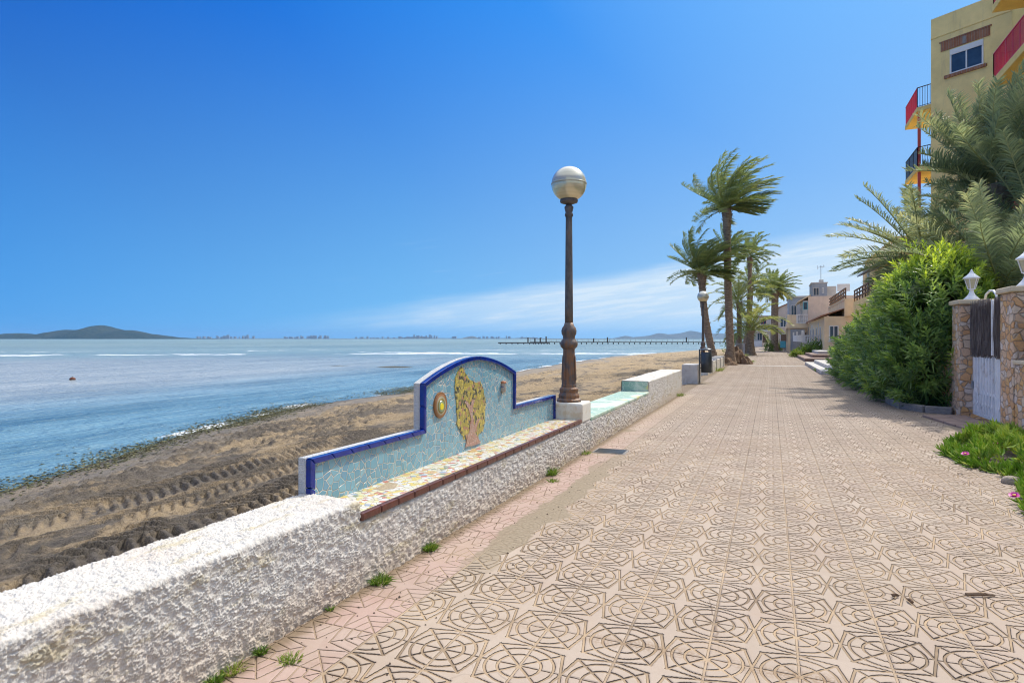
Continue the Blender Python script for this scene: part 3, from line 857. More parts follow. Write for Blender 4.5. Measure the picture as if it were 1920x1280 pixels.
bin_ = thing('litter_bin', 'dark metal litter bin with a domed lid hung on a post beside the path', 'litter bin', (-1.93, 22.1, 0))
bin_.location.x = ground_x(1324.5, 22.3); bin_.location.y = 22.3
g = MB(); g.lathe([(.165, .36), (.178, .37), (.18, 1.04), (.172, 1.05)], 24); b_ = g.build('body', M['bin'], bin_, smooth=True)
g = MB(); g.lathe([(.2, 1.12), (.2, 1.135), (.15, 1.175), (.07, 1.2), (.03, 1.205)], 24); g.build('lid', M['bin'], bin_, smooth=True)
g = MB()
for a in (.6, 2.2, 3.9, 5.4): g = MB(); g.box(.165 * math.cos(a) - .012, .165 * math.cos(a) + .012, .165 * math.sin(a) - .012, .165 * math.sin(a) + .012, 1.03, 1.125); g.build('lid_bracket', M['bin'], bin_)
g = MB(); g.box(-.245, -.195, -.06, -.01, 0, 1.16); g.build('post', M['bin'], bin_, bevel=.005)
for z in (.5, .95): g = MB(); g.box(-.22, -.15, -.05, -.02, z, z + .03); g.build('bracket', M['bin'], bin_)

w2 = thing('parapet_wall', 'distant low wall of pale panels between the litter bin and the tallest palm', 'wall')
g = MB(); g.box(-2.85, -2.42, 28.6, 36.4, -.3, .5); g.build('wall_body', M['concrete'], w2, bevel=.02)
for k in range(4): y = 28.9 + k * 2.4; g = MB(); g.box(-2.9, -2.38, y, y + .35, -.3, .57); g.build('pier', M['concrete'], w2, bevel=.02)
g = MB(); g.box(-2.78, -2.46, 29.3, 31.2, .5, .54); g.build('blue_seat', M['bluetile'], w2)

# drain cover
dr = thing('drain_cover', 'small dark grey rectangular drain cover set in the paving', 'drain cover')
x0, y0 = -1.99, 8.24
g = MB(); g.box(x0 - .22, x0 + .22, y0 - .17, y0 + .17, -.01, .006); g.build('frame', M['greycurb'], dr, bevel=.003)
g = MB()
for k in range(9): g.box(x0 - .19, x0 + .19, y0 - .145 + k * .033, y0 - .122 + k * .033, .004, .011)
g.build('grille', M['bin'], dr)
# bits of twig lying about
for k, (px, py, ln, an) in enumerate(((1838, 1118, .16, .3), (1706, 1129, .05, 1.9), (1679, 1119, .04, .4))):
    Z_ = EYE * FPX / (py - 635); xc = (px - 960) / FPX * Z_; x, y = xc * CS - Z_ * SN, xc * SN + Z_ * CS
    g = MB(); g.tube([(x - math.cos(an) * ln / 2, y - math.sin(an) * ln / 2, .012), (x, y, .016), (x + math.cos(an) * ln / 2, y + math.sin(an) * ln / 2, .01)], [.009, .01, .006], 6)
    tag(g.build('twig', M['dryroot']), ('longest brown twig lying on the paving at the lower right', 'short twig lying on the paving near the long one', 'tiny scrap of twig on the paving, smallest of the three')[k], 'twig', 'twigs on the paving')
# crumbs of clod along the border
x = rng.uniform(-2.24, -1.55, 210); y = rng.uniform(1.9, 9, 210)
v, f = [], []
for i in range(210):
    r = rng.uniform(.003, .009) * (1.6 if rng.random() < .12 else 1)
    b = len(v)
    for dx, dy, dz in ((1, 0, 0), (0, 1, 0), (-1, 0, 0), (0, -1, 0), (0, 0, .8)): v.append((x[i] + dx * r * rng.uniform(.6, 1.2), y[i] + dy * r * rng.uniform(.6, 1.2), .002 + dz * r))
    f += [(b, b + 1, b + 4), (b + 1, b + 2, b + 4), (b + 2, b + 3, b + 4), (b + 3, b, b + 4)]
o = link('dirt', npmesh('dirt', v, f), paint('dark_clod', (.09, .06, .04), .95)); tag(o, 'scattered dark crumbs of earth along the pink border tiles', 'crumbs', kind='stuff')
# buoy
bx, by = far(136, 30.5)
g = MB(); g.lathe([(.01, -.13)] + [(.135 * math.cos(a), .1 * math.sin(a)) for a in np.linspace(-1.3, 1.5, 12)], 16); b = g.build('body', M['buoy'])
bt = thing('buoy', 'lone rust brown mooring buoy floating off the beach', 'buoy', (bx, by, SEA + .04)); b.parent = bt
g = MB(); g.tube([(0, 0, .09), (.03, 0, .12), (0, 0, .14), (-.03, 0, .12), (0, 0, .09)], .008, 5); g.build('ring', M['bin'], bt)

# ------------------------------------------------------------------ palms
def nz(v): return v / np.maximum(np.linalg.norm(v, axis=-1, keepdims=True), 1e-9)
E1 = np.array([CS, SN, 0.0])       # the way the wind blows: off the sea, across the view

class Leafy:
    def __init__(s): s.V, s.F, s.T, s.n = [], [], [], 0
    def quads(s, V, F, t):
        s.V.append(V); s.F.append(F + s.n); s.T.append(t); s.n += len(V)
    def strips(s, rows, t):
        """rows: list of (n,2,3) left/right points, one entry per row; t (n,) tint"""
        n = len(rows[0]); k = len(rows)
        V = np.stack(rows, 1).reshape(n, k * 2, 3)
        base = (np.arange(n) * k * 2)[:, None]
        F = np.concatenate([base + np.array([2 * j, 2 * j + 1, 2 * j + 3, 2 * j + 2])[None] for j in range(k - 1)], 0)
        s.quads(V.reshape(-1, 3), F, np.repeat(t, k * 2))
    def build(s, name, mat, parent=None, smooth=False):
        me = npmesh(name, np.concatenate(s.V), np.concatenate(s.F), {'tint': np.clip(np.concatenate(s.T), 0, 1)})
        return link(name, me, mat, parent, smooth)

def frond(L, base, d0, length, rs, wind=0.0, grav=.55, nl=56, ll=.42, lw=.032, bare=.16, tint=.5, fold=.45, limp=.25):
    K = 15; ds = length / K
    p, d = np.array(base, float), nz(np.array(d0, float))
    P, T = [p], [d]
    for i in range(K):
        t = (i + 1) / K
        d = nz(d + ds / length * (np.array([0, 0, -1.0]) * grav * (.3 + 1.6 * t) + E1 * wind * (.5 + 1.2 * t)))
        p = p + d * ds; P.append(p); T.append(d)
    P, T = np.array(P), np.array(T)
    upv = np.array([0, 0, 1.0])
    roll = rs.normal(0, .35)
    side = nz(np.cross(T, upv) + 1e-4); nrm = np.cross(side, T)
    side, nrm = side * math.cos(roll) + nrm * math.sin(roll), nrm * math.cos(roll) - side * math.sin(roll)
    tt = np.linspace(bare, 1, nl); f = tt * K; i0 = np.minimum(f.astype(int), K - 1); w = (f - i0)[:, None]
    ip = lambda A: A[i0] * (1 - w) + A[i0 + 1] * w
    p, tg, sd, nm = ip(P), nz(ip(T)), nz(ip(side)), nz(ip(nrm))
    for sg in (-1, 1):
        ang = np.radians(38 + 30 * (1 - tt) + rs.normal(0, 6, nl))[:, None]
        dl = sd * sg * np.sin(ang) + tg * np.cos(ang) + nm * (fold + rs.normal(0, .14, nl)[:, None])
        dl = nz(dl + E1 * wind * .55 + rs.normal(0, .07, (nl, 3)))
        l = ll * (.5 + .62 * np.sin(np.pi * np.clip(tt * .86 + .1, 0, 1))) * rs.uniform(.85, 1.1, nl)
        l = l[:, None]
        wv = nz(np.cross(dl, nm) * .8 + nm * rs.normal(0, .5, nl)[:, None]) * lw * .5
        m_ = p + dl * l * .5 + np.array([0, 0, -1]) * l * limp * .12
        e_ = p + dl * l + np.array([0, 0, -1]) * l * limp * .6 + E1 * l * wind * .25
        tn = tint + rs.normal(0, .09, nl)
        L.strips([np.stack([p - wv * .7, p + wv * .7], 1), np.stack([m_ - wv, m_ + wv], 1), np.stack([e_ - wv * .12, e_ + wv * .12], 1)], tn)
    # midrib, three-sided
    r = (.028 * (1 - np.linspace(0, 1, K + 1)) + .006)[:, None] * (length / 2.8)
    for a, b in ((0, 1), (1, 2), (2, 0)):
        c = [(math.cos(2.094 * q + .5), math.sin(2.094 * q + .5)) for q in (a, b)]
        A = P + side * r * c[0][0] + nrm * r * c[0][1]; B = P + side * r * c[1][0] + nrm * r * c[1][1]
        V = np.stack([A, B], 1).reshape(-1, 3); i = np.arange(K) * 2
        L.quads(V, np.stack([i, i + 1, i + 3, i + 2], -1), np.full(len(V), .78))

def palm(label, x, y, z0, top, rad, flen, nf, wind=.0, lean=None, seed=1, mat='palm', nl=50, tbase=None, grav=.6, lo=-40, ll=None, lw=None, tint=.45, group='palm trees', name='palm_tree', hi=82, brown=.0, limp=.25, side_bias=None):
    """x,y foot; z0 ground; top = height of the crown's base; lean = (dx,dy) of the crown from the foot"""
    rs = np.random.default_rng(seed)
    t = thing(name, label, 'palm tree', (x, y, z0), 0, group)
    lean = lean or (0, 0)
    # trunk
    rows, sides = max(16, int(top / .055)), 20
    if top > 6: rows = int(top / .075)
    zz = np.linspace(-.25, top, rows); s = np.clip(zz / top, 0, 1)
    # most of the lean happens low down, as in palms that right themselves
    lx = lean[0] * (1 - (1 - s) ** 1.9); ly = lean[1] * (1 - (1 - s) ** 1.9)
    r = rad * (1.0 + .55 * np.exp(-np.clip(zz, 0, 99) / .35)) * (1 - .13 * s) + rad * .33 * np.exp(-((s - .97) / .07) ** 2)
    A, Zg = np.meshgrid(np.linspace(0, 2 * np.pi, sides + 1), np.arange(rows), indexing='ij')
    zc = zz[Zg]; rr = r[Zg]
    ph = (zc / .22 + A / (2 * np.pi) * 5) % 1.0; ph2 = (zc / .22 - A / (2 * np.pi) * 5) % 1.0
    boot = np.maximum(sm(ph, .0, .25) * sm(ph, 1.0, .55), 0) * .5 + np.maximum(sm(ph2, 0, .25) * sm(ph2, 1.0, .55), 0) * .5
    rr = rr * (1 + .17 * (boot - .4) + .12 * (fbm(np.cos(A) * 3 + 9, zc * 6 + np.sin(A) * 3, seed, 3) - .5))
    rr[-1] = rr[0]
    Pm = np.stack([lx[Zg] + rr * np.cos(A), ly[Zg] + rr * np.sin(A), zc], -1)
    # stubs of old leaves under the crown and here and there down the trunk
    g = MB(); k = int(30 + top * 5)
    for i in range(k):
        q = i / k; zt = top - .05 - (q ** 1.7) * top * .9
        if zt < .4: continue
        a = i * 2.39996; c0 = np.interp(zt, zz, r) * .95; L0 = rs.uniform(.08, .24) * (1 if q < .4 else .5)
        cx, cy = np.interp(zt, zz, lx), np.interp(zt, zz, ly)
        b = Vector((cx + c0 * math.cos(a), cy + c0 * math.sin(a), zt))
        g.bar(b, b + Vector((math.cos(a) * L0 * .6, math.sin(a) * L0 * .6, L0)), .05, .025)
    nb = Pm.shape[0] * Pm.shape[1]; ii = np.arange(nb).reshape(Pm.shape[:2])
    qf = np.stack([ii[:-1, :-1], ii[1:, :-1], ii[1:, 1:], ii[:-1, 1:]], -1).reshape(-1, 4)
    gv = np.array([tuple(v) for v in g.v]); gf = np.array(g.f)
    link('trunk', npmesh('trunk', np.concatenate([Pm.reshape(-1, 3), gv]), np.concatenate([qf, gf + nb])), M['bark'], t, smooth=True)
    # crown
    Lf = Leafy(); c = np.array([lean[0], lean[1], top])
    for i in range(nf):
        q = (i + .5) / nf
        az = i * 2.39996 + rs.normal(0, .2)
        if side_bias is not None and rs.random() < side_bias[1]: az = side_bias[0] + rs.normal(0, .9)
        el_ = math.radians(hi - (hi - lo) * q ** .85 + rs.normal(0, 7))
        d = np.array([math.cos(az) * math.cos(el_), math.sin(az) * math.cos(el_), math.sin(el_)])
        ln = flen * (.72 + .4 * math.sin(math.pi * min(1, q * 1.1 + .12))) * rs.uniform(.88, 1.1)
        tn = tint + .16 * (1 - q) + rs.normal(0, .1)
        if q > 1 - brown: tn = .9
        off = np.array([math.cos(az), math.sin(az), 0]) * rad * .55
        frond(Lf, c + off + [0, 0, .25 * (1 - q)], d, ln, rs, wind * rs.uniform(.7, 1.3), grav * rs.uniform(.7, 1.3), nl, ll or flen * .16, lw or .03, tint=tn, limp=limp)
    Lf.build('crown', M[mat], t)
    return t

GP = 'palm trees along the seafront'
def foot(px, y): return ground_x(px, y)
# the two wind-swept palms by the sea wall
yA = 39.0; xA = foot(1371, yA); zA = depth_of(xA, yA)
tA = up(392, zA); dA = ((1365 - 1373) / FPX * zA)
palm('tallest palm, its crown blown to one side, rising from a mound of dry roots', xA, yA, 0, tA, .215, 2.9, 66, wind=1.05, lean=(dA * CS, dA * SN), seed=3, nl=44, group=GP, grav=.3, lw=.043, lo=-8, tint=.42)
yB = 38.2; xB = foot(1343, yB); zB = depth_of(xB, yB); dB = (1316 - 1343) / FPX * zB
palm('windswept palm with a leaning curved trunk behind the litter bin', xB, yB, -.1, up(512, zB) + .1, .205, 2.35, 62, wind=.85, lean=(dB * CS, dB * SN), seed=8, nl=44, group=GP, grav=.5, lw=.042, lo=-14, tint=.42)
# clump farther along
def fpalm(label, px, y, topy, rad, flen, nf, seed, lean=0, **k):
    x = foot(px, y); d = depth_of(x, y); dl = lean / FPX * d
    k.setdefault('nl', 34); k.setdefault('lw', .055)
    return palm(label, x, y, 0, up(topy, d), rad, flen, nf, lean=(dl * CS, dl * SN), seed=seed, group=GP, **k)
fpalm('slender palm with a small open crown standing high above the clump', 1400, 66, 482, .2, 2.7, 26, 11, 6, wind=.4, grav=1.0, lo=-12, tint=.34, nl=44, lw=.06)
fpalm('short palm at the near right edge of the clump, long fronds arching over the path', 1409, 62, 620, .3, 3.5, 22, 12, -2, wind=.2, grav=1.25, lo=2, tint=.55, hi=80, nl=44)
fpalm('yellowish palm low in the clump right behind the tallest trunk', 1386, 64, 566, .24, 3.2, 26, 13, 0, wind=.2, grav=1.1, lo=-20, tint=.6, nl=40)
fpalm('medium palm of the clump, crown just below the slender one', 1394, 70, 535, .24, 3.1, 26, 14, 14, wind=.4, grav=1.1, lo=-25, tint=.36, nl=40)
fpalm('palm whose crown shows between the two windswept ones', 1368, 60, 470, .2, 2.3, 30, 15, -2, wind=.75, grav=.6, lo=-15, tint=.3, nl=40)
fpalm('stout palm with a full round crown on the right side of the path', 1451, 82, 545, .42, 2.75, 60, 16, 2, wind=.35, grav=.6, lo=-28, tint=.4, brown=.14, nl=42, lw=.065)
# the leafy palms behind the garden wall
GG = 'palm trees behind the garden wall'
palm('big palm with a tall bushy crown in front of the yellow building', 6.0, 21.6, 0, 5.9, .25, 2.55, 88, wind=.42, seed=21, nl=64, mat='palmgrey', group=GG, grav=.30, lo=12, lw=.036, ll=.47, tint=.42, hi=86, limp=.3)
palm('young low palm right behind the gate pillars', 4.85, 17.3, 0, 2.5, .2, 2.3, 58, wind=.2, seed=22, nl=62, mat='palmgrey', group=GG, grav=.6, lo=-30, lw=.03, ll=.42, tint=.40, limp=.5)
palm('palm behind the oleander reaching long fronds out over the path', 4.5, 23.2, 0, 3.95, .22, 2.6, 44, wind=.1, seed=23, nl=64, mat='palmgrey', group=GG, grav=.42, lo=-25, lw=.032, ll=.45, tint=.46, limp=.45)
palm('crowded palm filling the gap between the big one and the frame edge', 6.6, 20.6, 0, 4.2, .22, 2.6, 64, wind=.15, seed=24, nl=60, mat='palmgrey', group=GG, grav=.4, lo=-25, lw=.032, ll=.45, tint=.34, limp=.5)

# ------------------------------------------------------------------ oleanders
def oleander(label, lobes, nshoot, seed, young=.5):
    """lobes: list of (x, y, z, rx, ry, rz) ellipsoids that make the outline"""
    rs = np.random.default_rng(seed)
    t = thing('oleander_bush', label, 'bush', (lobes[0][0], lobes[0][1], 0), 0, 'oleander bushes beside the path')
    org = np.array([lobes[0][0], lobes[0][1], 0])
    lob = np.array(lobes); wgt = lob[:, 3] * lob[:, 4] + lob[:, 4] * lob[:, 5]; wgt /= wgt.sum()
    Lf = Leafy(); st = MB()
    ps, ns, dep = [], [], []
    while len(ps) < nshoot:
        l = lob[rs.choice(len(lob), p=wgt)]
        d = nz(rs.normal(0, 1, 3)); sh = 1 - abs(rs.normal(0, .12)) + (rs.random() < .22) * rs.uniform(0, .22) if rs.random() < .74 else rs.uniform(.45, .85)
        p = l[:3] + d * l[3:] * sh
        if p[2] < .05: continue
        n = nz(d / l[3:])
        # keep only shoots at the outline of the union
        q = ((p - lob[:, :3]) / lob[:, 3:]); ins = np.sqrt((q ** 2).sum(1)).min()
        if ins < .45: continue
        ps.append(p); ns.append(n); dep.append(ins)
    ps, ns, dep = np.array(ps), np.array(ns), np.array(dep)
    zt = max(l[2] + l[5] for l in lobes)
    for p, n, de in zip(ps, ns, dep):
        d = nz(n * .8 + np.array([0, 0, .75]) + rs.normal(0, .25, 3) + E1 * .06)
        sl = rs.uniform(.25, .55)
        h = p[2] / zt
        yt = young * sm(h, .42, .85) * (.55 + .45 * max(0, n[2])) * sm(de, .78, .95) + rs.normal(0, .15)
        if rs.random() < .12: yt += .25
        k = 7; up_ = nz(np.cross(d, [0.3, .2, 1.0])); vp = np.cross(d, up_)
        tq = np.repeat(np.linspace(.1, 1, k), 3); a = np.tile(np.arange(3) * 2.094, k) + np.repeat(np.arange(k) * 1.05, 3) + rs.normal(0, .2, 3 * k)
        rad_ = np.cos(a)[:, None] * up_ + np.sin(a)[:, None] * vp
        open_ = np.radians(72 - 45 * tq + rs.normal(0, 8, 3 * k))[:, None]
        dl = nz(rad_ * np.sin(open_) + d * np.cos(open_))
        b = p - d * sl * .6 + d * sl * tq[:, None]
        l = (.23 * (1.05 - .35 * tq) * rs.uniform(.85, 1.2, 3 * k))[:, None]
        wv = nz(np.cross(dl, d) + 1e-4) * (.0185 + .005 * rs.random(3 * k)[:, None])
        m_ = b + dl * l * .5; e_ = b + dl * l - np.array([0, 0, 1]) * l * rs.uniform(0, .35, 3 * k)[:, None]
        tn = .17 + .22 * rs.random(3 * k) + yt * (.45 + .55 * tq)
        Lf.strips([np.stack([b - wv * .35, b + wv * .35], 1), np.stack([m_ - wv, m_ + wv], 1), np.stack([e_ - wv * .12, e_ + wv * .12], 1)], tn)
    for v in Lf.V: v -= org
    Lf.build('foliage', M['oleander'], t)
    for i in range(46):
        l = lob[rs.choice(len(lob), p=wgt)]; a = rs.uniform(0, 6.28); q = rs.uniform(.2, .85)
        e = l[:3] + np.array([math.cos(a) * l[3] * q, math.sin(a) * l[4] * q, l[5] * rs.uniform(-.2, .8)]) - org
        b = np.array([lobes[0][0] + rs.normal(0, .03), lobes[0][1] + rs.normal(0, .03), 0.0]) - org
        st.tube([b, (b + e) / 2 + [0, 0, .15], e], [.022, .016, .006], 5)
    st.build('stems', M['wood'], t)
    return t
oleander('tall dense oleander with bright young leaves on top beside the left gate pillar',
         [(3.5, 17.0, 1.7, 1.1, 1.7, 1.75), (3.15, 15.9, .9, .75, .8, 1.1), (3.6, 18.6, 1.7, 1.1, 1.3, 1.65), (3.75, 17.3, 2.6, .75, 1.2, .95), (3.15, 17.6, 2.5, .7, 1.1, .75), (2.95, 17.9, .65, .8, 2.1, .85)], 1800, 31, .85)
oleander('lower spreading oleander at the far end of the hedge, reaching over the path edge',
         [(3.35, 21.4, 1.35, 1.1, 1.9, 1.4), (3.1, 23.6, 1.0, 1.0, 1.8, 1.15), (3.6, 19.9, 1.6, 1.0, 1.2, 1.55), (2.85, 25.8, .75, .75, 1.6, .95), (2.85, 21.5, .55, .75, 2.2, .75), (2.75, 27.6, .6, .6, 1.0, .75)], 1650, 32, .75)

# ------------------------------------------------------------------ ice plant with pink flowers
bed = [(2.07, 9.75), (2.3, 10.6), (2.85, 11.2), (3.35, 11.6), (3.42, 11.0), (3.42, 4.4), (2.2, 4.6), (1.95, 5.6), (2.05, 6.8), (2.28, 7.6), (2.42, 8.2), (2.15, 8.9)]
def inside(x, y, poly):
    r = np.zeros(x.shape, bool); n = len(poly)
    for i in range(n):
        (x0, y0), (x1, y1) = poly[i], poly[(i + 1) % n]
        c = ((y0 > y) != (y1 > y)) & (x < (x1 - x0) * (y - y0) / (y1 - y0 + 1e-12) + x0); r ^= c
    return r
def edge_dist(x, y, poly):
    best = np.full(x.shape, 9.0)
    for i in range(len(poly)):
        a, b = np.array(poly[i]), np.array(poly[(i + 1) % len(poly)]); ab = b - a
        t = np.clip(((x - a[0]) * ab[0] + (y - a[1]) * ab[1]) / (ab @ ab), 0, 1)
        best = np.minimum(best, np.hypot(x - a[0] - t * ab[0], y - a[1] - t * ab[1]))
    return best
ice = thing('ice_plant', 'bright green ice plant with magenta flowers sprawling onto the paving', 'ice plant', (0, 0, 0))
n = 4300
x = rng.uniform(1.9, 3.45, n); y = rng.uniform(4.4, 11.7, n)
k = inside(x, y, bed) & (fbm(x * 3.1, y * 3.1, 55, 3) > .37); x, y = x[k], y[k]; n = len(x)
ed = edge_dist(x, y, bed); hgt = .03 + .26 * sm(ed, 0, .4) * (.3 + 1.4 * fbm(x * 2.6, y * 2.6, 51, 4))
z = hgt * rng.uniform(.35, 1.0, n) ** .7
ax_ = nz(np.stack([rng.normal(-.25, .5, n), rng.normal(-.3, .5, n), rng.uniform(.5, 1.2, n)], -1))
q1 = nz(np.cross(ax_, rng.normal(0, 1, (n, 3)))); q2 = np.cross(ax_, q1)
Lf = Leafy(); tone = rng.normal(0, .17, n) + .3 * z / .25
for pair in range(3):
    for sg in (0, math.pi):
        a = sg + pair * 1.4 + rng.normal(0, .25, n)
        op = np.radians(58 - 20 * pair + rng.normal(0, 9, n))[:, None]
        rd = np.cos(a)[:, None] * q1 + np.sin(a)[:, None] * q2
        d = nz(rd * np.sin(op) + ax_ * np.cos(op)); sdv = nz(np.cross(d, ax_)); fw = np.cross(d, sdv)
        l = (rng.uniform(.07, .14, n) * (1 - .12 * pair))[:, None]; w_ = rng.uniform(.0075, .012, n)[:, None]
        b = np.stack([x, y, z - .02], -1) + ax_ * (.022 * pair)
        m_ = b + d * l * .5; e_ = b + nz(d + ax_ * .45) * l
        tn = .30 + .18 * pair / 2 + tone + rng.normal(0, .06, n); tn = np.where(rng.random(n) < .06, 1.0, tn)
        cor = [sdv * math.cos(q) + fw * math.sin(q) for q in (0, 2.094, 4.189)]
        for i in range(3):
            A, B = cor[i] * w_, cor[(i + 1) % 3] * w_
            Lf.strips([np.stack([b + A * .8, b + B * .8], 1), np.stack([m_ + A, m_ + B], 1), np.stack([e_ + A * .12, e_ + B * .12], 1)], tn)
lv = Lf.build('leaves', M['ice'], ice); lv['kind'] = 'stuff'
# trailing runners over the edge
for px, py in ((1810, 851), (1867, 831), (1893, 810), (1902, 929)):
    zf = .2; Z_ = (EYE - zf) * FPX / (py - 635); xc = (px - 960) / FPX * Z_; fx_, fy_ = xc * CS - Z_ * SN, xc * SN + Z_ * CS
    g = MB(); rs = random.Random(px)
    for ring, (cnt, r0, el_) in enumerate(((22, .048, .25), (18, .04, .6))):
        for i in range(cnt):
            a = i / cnt * 6.283 + ring * .13; c, s_ = math.cos(a), math.sin(a); ln = r0 * rs.uniform(.85, 1.1)
            tip = Vector((c * ln * math.cos(el_), s_ * ln * math.cos(el_), ln * math.sin(el_))); wd = Vector((-s_, c, 0)) * .0042
            bs = Vector((c, s_, 0)) * .01
            g.add([bs - wd * .6, bs + wd * .6, tip * .7 + wd, tip * 1.0, tip * .7 - wd], [(0, 1, 2, 3, 4)])
    fl = g.build('flower', M['pinkpetal'], ice); fl.location = (fx_, fy_, zf); fl.rotation_euler = (.35, -.25, 0)
    h = MB(); h.lathe([(.012, .004), (.012, .012), (.004, .017)], 10); h.build('flower_heart', M['petalheart'], fl)
g = MB(); rs = random.Random(4)
sx, sy_ = 2.34, 8.05
g.lathe([(.16, -.02), (.17, .04), (.13, .09), (.03, .11)], 7, Matrix.Translation((sx, sy_, 0)) @ Matrix.Diagonal((.62, .5, .7, 1)))
tag(g.build('stone', paint('grey_field_stone', (.36, .30, .23), .9, .3, 8, .02, 30), bevel=.02), 'grey stone half under the edge of the ice plant', 'stone')

# ------------------------------------------------------------------ tufts of grass
def tuft(label, x, y, r, h, nb, seed, z=0.0, tint=.5, lean=.5, name='grass_tuft', cat='grass tuft', group='grass tufts at the foot of the wall', wide=.006):
    rs = np.random.default_rng(seed)
    a = rs.uniform(0, 6.283, nb); q = np.sqrt(rs.random(nb)) * r
    b = np.stack([np.cos(a) * q, np.sin(a) * q, np.zeros(nb)], -1)
    d = nz(np.stack([np.cos(a) * lean * (q / r + .2), np.sin(a) * lean * (q / r + .2), np.ones(nb) * .9], -1) + rs.normal(0, .25, (nb, 3)))
    l = (h * rs.uniform(.5, 1.1, nb))[:, None]
    wv = nz(np.cross(d, rs.normal(0, 1, (nb, 3)))) * wide * .5
    m_ = b + d * l * .55; e_ = b + d * l - np.array([0, 0, 1]) * l * .25 + (d * [1, 1, 0]) * l * .4
    Lf = Leafy(); Lf.strips([np.stack([b - wv, b + wv], 1), np.stack([m_ - wv * .8, m_ + wv * .8], 1), np.stack([e_ - wv * .1, e_ + wv * .1], 1)], tint + rs.normal(0, .16, nb))
    o = Lf.build(name, M['grass']); o.location = (x, y, z); return tag(o, label, cat, group)
def onpath(px, py):
    Z_ = EYE * FPX / (py - 635); xc = (px - 960) / FPX * Z_; return xc * CS - Z_ * SN, xc * SN + Z_ * CS
for i, (px, py, r, h, nb, lab, tn) in enumerate((
    (804, 1030, .05, .075, 190, 'fullest bright green grass tuft below the near end of the bench', .55),
    (712, 1092, .065, .07, 170, 'ragged green tuft with long blades, second tuft from the nearest', .5),
    (473, 1220, .03, .045, 90, 'small dark green tuft hugging the wall in the foreground', .4),
    (545, 1238, .055, .035, 100, 'half dry tuft growing in a joint between pink tiles', .72),
    (428, 1255, .06, .05, 110, 'brown dried tuft against the wall beside the dark green one', .9),
    (384, 1274, .04, .05, 90, 'green tuft cut by the bottom edge of the photo at the wall', .45),
    (1026, 889, .075, .12, 150, 'rounded tuft at the wall below the middle of the bench', .5),
    (1036, 903, .05, .05, 60, 'low flat tuft on the tiles next to the rounded one', .5),
    (603, 1140, .02, .03, 40, 'tiny sprig in the gap under the wall', .5),
    (1090, 850, .08, .07, 90, 'brownish tuft at the wall below the lamp plinth', .7),
    (1270, 742, .16, .14, 160, 'tuft at the far end of the white wall block', .6))):
    x, y = onpath(px, py); tuft(lab, max(x, -2.27), y, r * .9, h, nb, 60 + i, tint=tn)

# mound of roots under the tallest palm and what grows there
def mound(name, label, cat, x, y, rx, ry, h, seed, mat, z=0.0):
    n = 48
    A, Q = np.meshgrid(np.linspace(0, 2 * np.pi, n + 1), np.linspace(0, 1, 20), indexing='ij')
    pr = (1 - Q ** 2) ** .8
    f = fbm(np.cos(A) * 3 * Q + seed, np.sin(A) * 3 * Q, seed, 4)
    f2 = fbm(np.cos(A) * 9 * Q + seed, np.sin(A) * 9 * Q, seed + 5, 3)
    f[-1] = f[0]; f2[-1] = f2[0]
    Z_ = h * pr * (.55 + .9 * f) + h * .35 * (f2 - .5) * sm(Q, 1, .8) - .02
    o = link(name, gridmesh(name, np.stack([rx * Q * np.cos(A) * (.8 + .4 * f), ry * Q * np.sin(A) * (.8 + .4 * f), Z_], -1)), mat, smooth=True)
    o.location = (x, y, z); return tag(o, label, cat)
mx, my = onpath(1374, 682)
mound('root_mound', 'brown mound of dry roots and earth at the foot of the tallest palm', 'mound', mx, my + .9, .75, .95, 1.05, 3, M['dryroot'])
mound('earth_heap', 'small grey brown heap of earth beside the root mound', 'mound', mx + .75, my + .2, .38, .4, .45, 9, M['dryroot'])
mound('root_mound', 'dark fibrous bank around the foot of the leaning palm', 'mound', xB + .25, yB + .2, 1.0, .9, .6, 5, M['dryroot'], -.1)
x, y = onpath(1396, 681); tuft('yellow green clump of grass at the right foot of the root mound', x, y + .3, .42, .35, 240, 90, tint=.75, group='grass clumps by the palms', wide=.02)
x, y = onpath(1385, 672); tuft('tall straw coloured grass behind the root mound', x + .1, y + .3, .35, .6, 160, 91, tint=.98, group='grass clumps by the palms', wide=.018)
x, y = onpath(1338, 695); tuft('low yellow green weeds at the wall right of the litter bin', x + .05, y, .35, .25, 160, 92, tint=.8, group='grass clumps by the palms', wide=.015)

# ------------------------------------------------------------------ helpers for walls with openings
class Face:
    """a vertical wall face: origin (x,y), direction along it, outward normal"""
    def __init__(s, p, t, n): s.M = Matrix(((t[0], n[0], 0, p[0]), (t[1], n[1], 0, p[1]), (0, 0, 1, 0), (0, 0, 0, 1)))
    def box(s, g, a0, a1, d0, d1, z0, z1): g.box(a0, a1, d0, d1, z0, z1, s.M)
def window(F, parent, a0, a1, z0, z1, frame='white', pane='glass', mull=1, sill=None, w=.06, proud=.03):
    g = MB()
    F.box(g, a0, a0 + w, -.02, proud, z0, z1); F.box(g, a1 - w, a1, -.02, proud, z0, z1)
    F.box(g, a0 + w, a1 - w, -.02, proud, z1 - w, z1); F.box(g, a0 + w, a1 - w, -.02, proud, z0, z0 + w)
    for k in range(mull):
        c = a0 + (a1 - a0) * (k + 1) / (mull + 1); F.box(g, c - w * .45, c + w * .45, -.02, proud - .006, z0 + w, z1 - w)
    o = g.build('window', M[frame], parent)
    g = MB(); F.box(g, a0 + w * .6, a1 - w * .6, -.04, .006, z0 + w * .6, z1 - w * .6); g.build('pane', M[pane], o)
    if sill:
        g = MB(); F.box(g, a0 - .08, a1 + .08, -.02, .1, z0 - .09, z0 - .002); g.build('sill', M[sill], o)
    return o
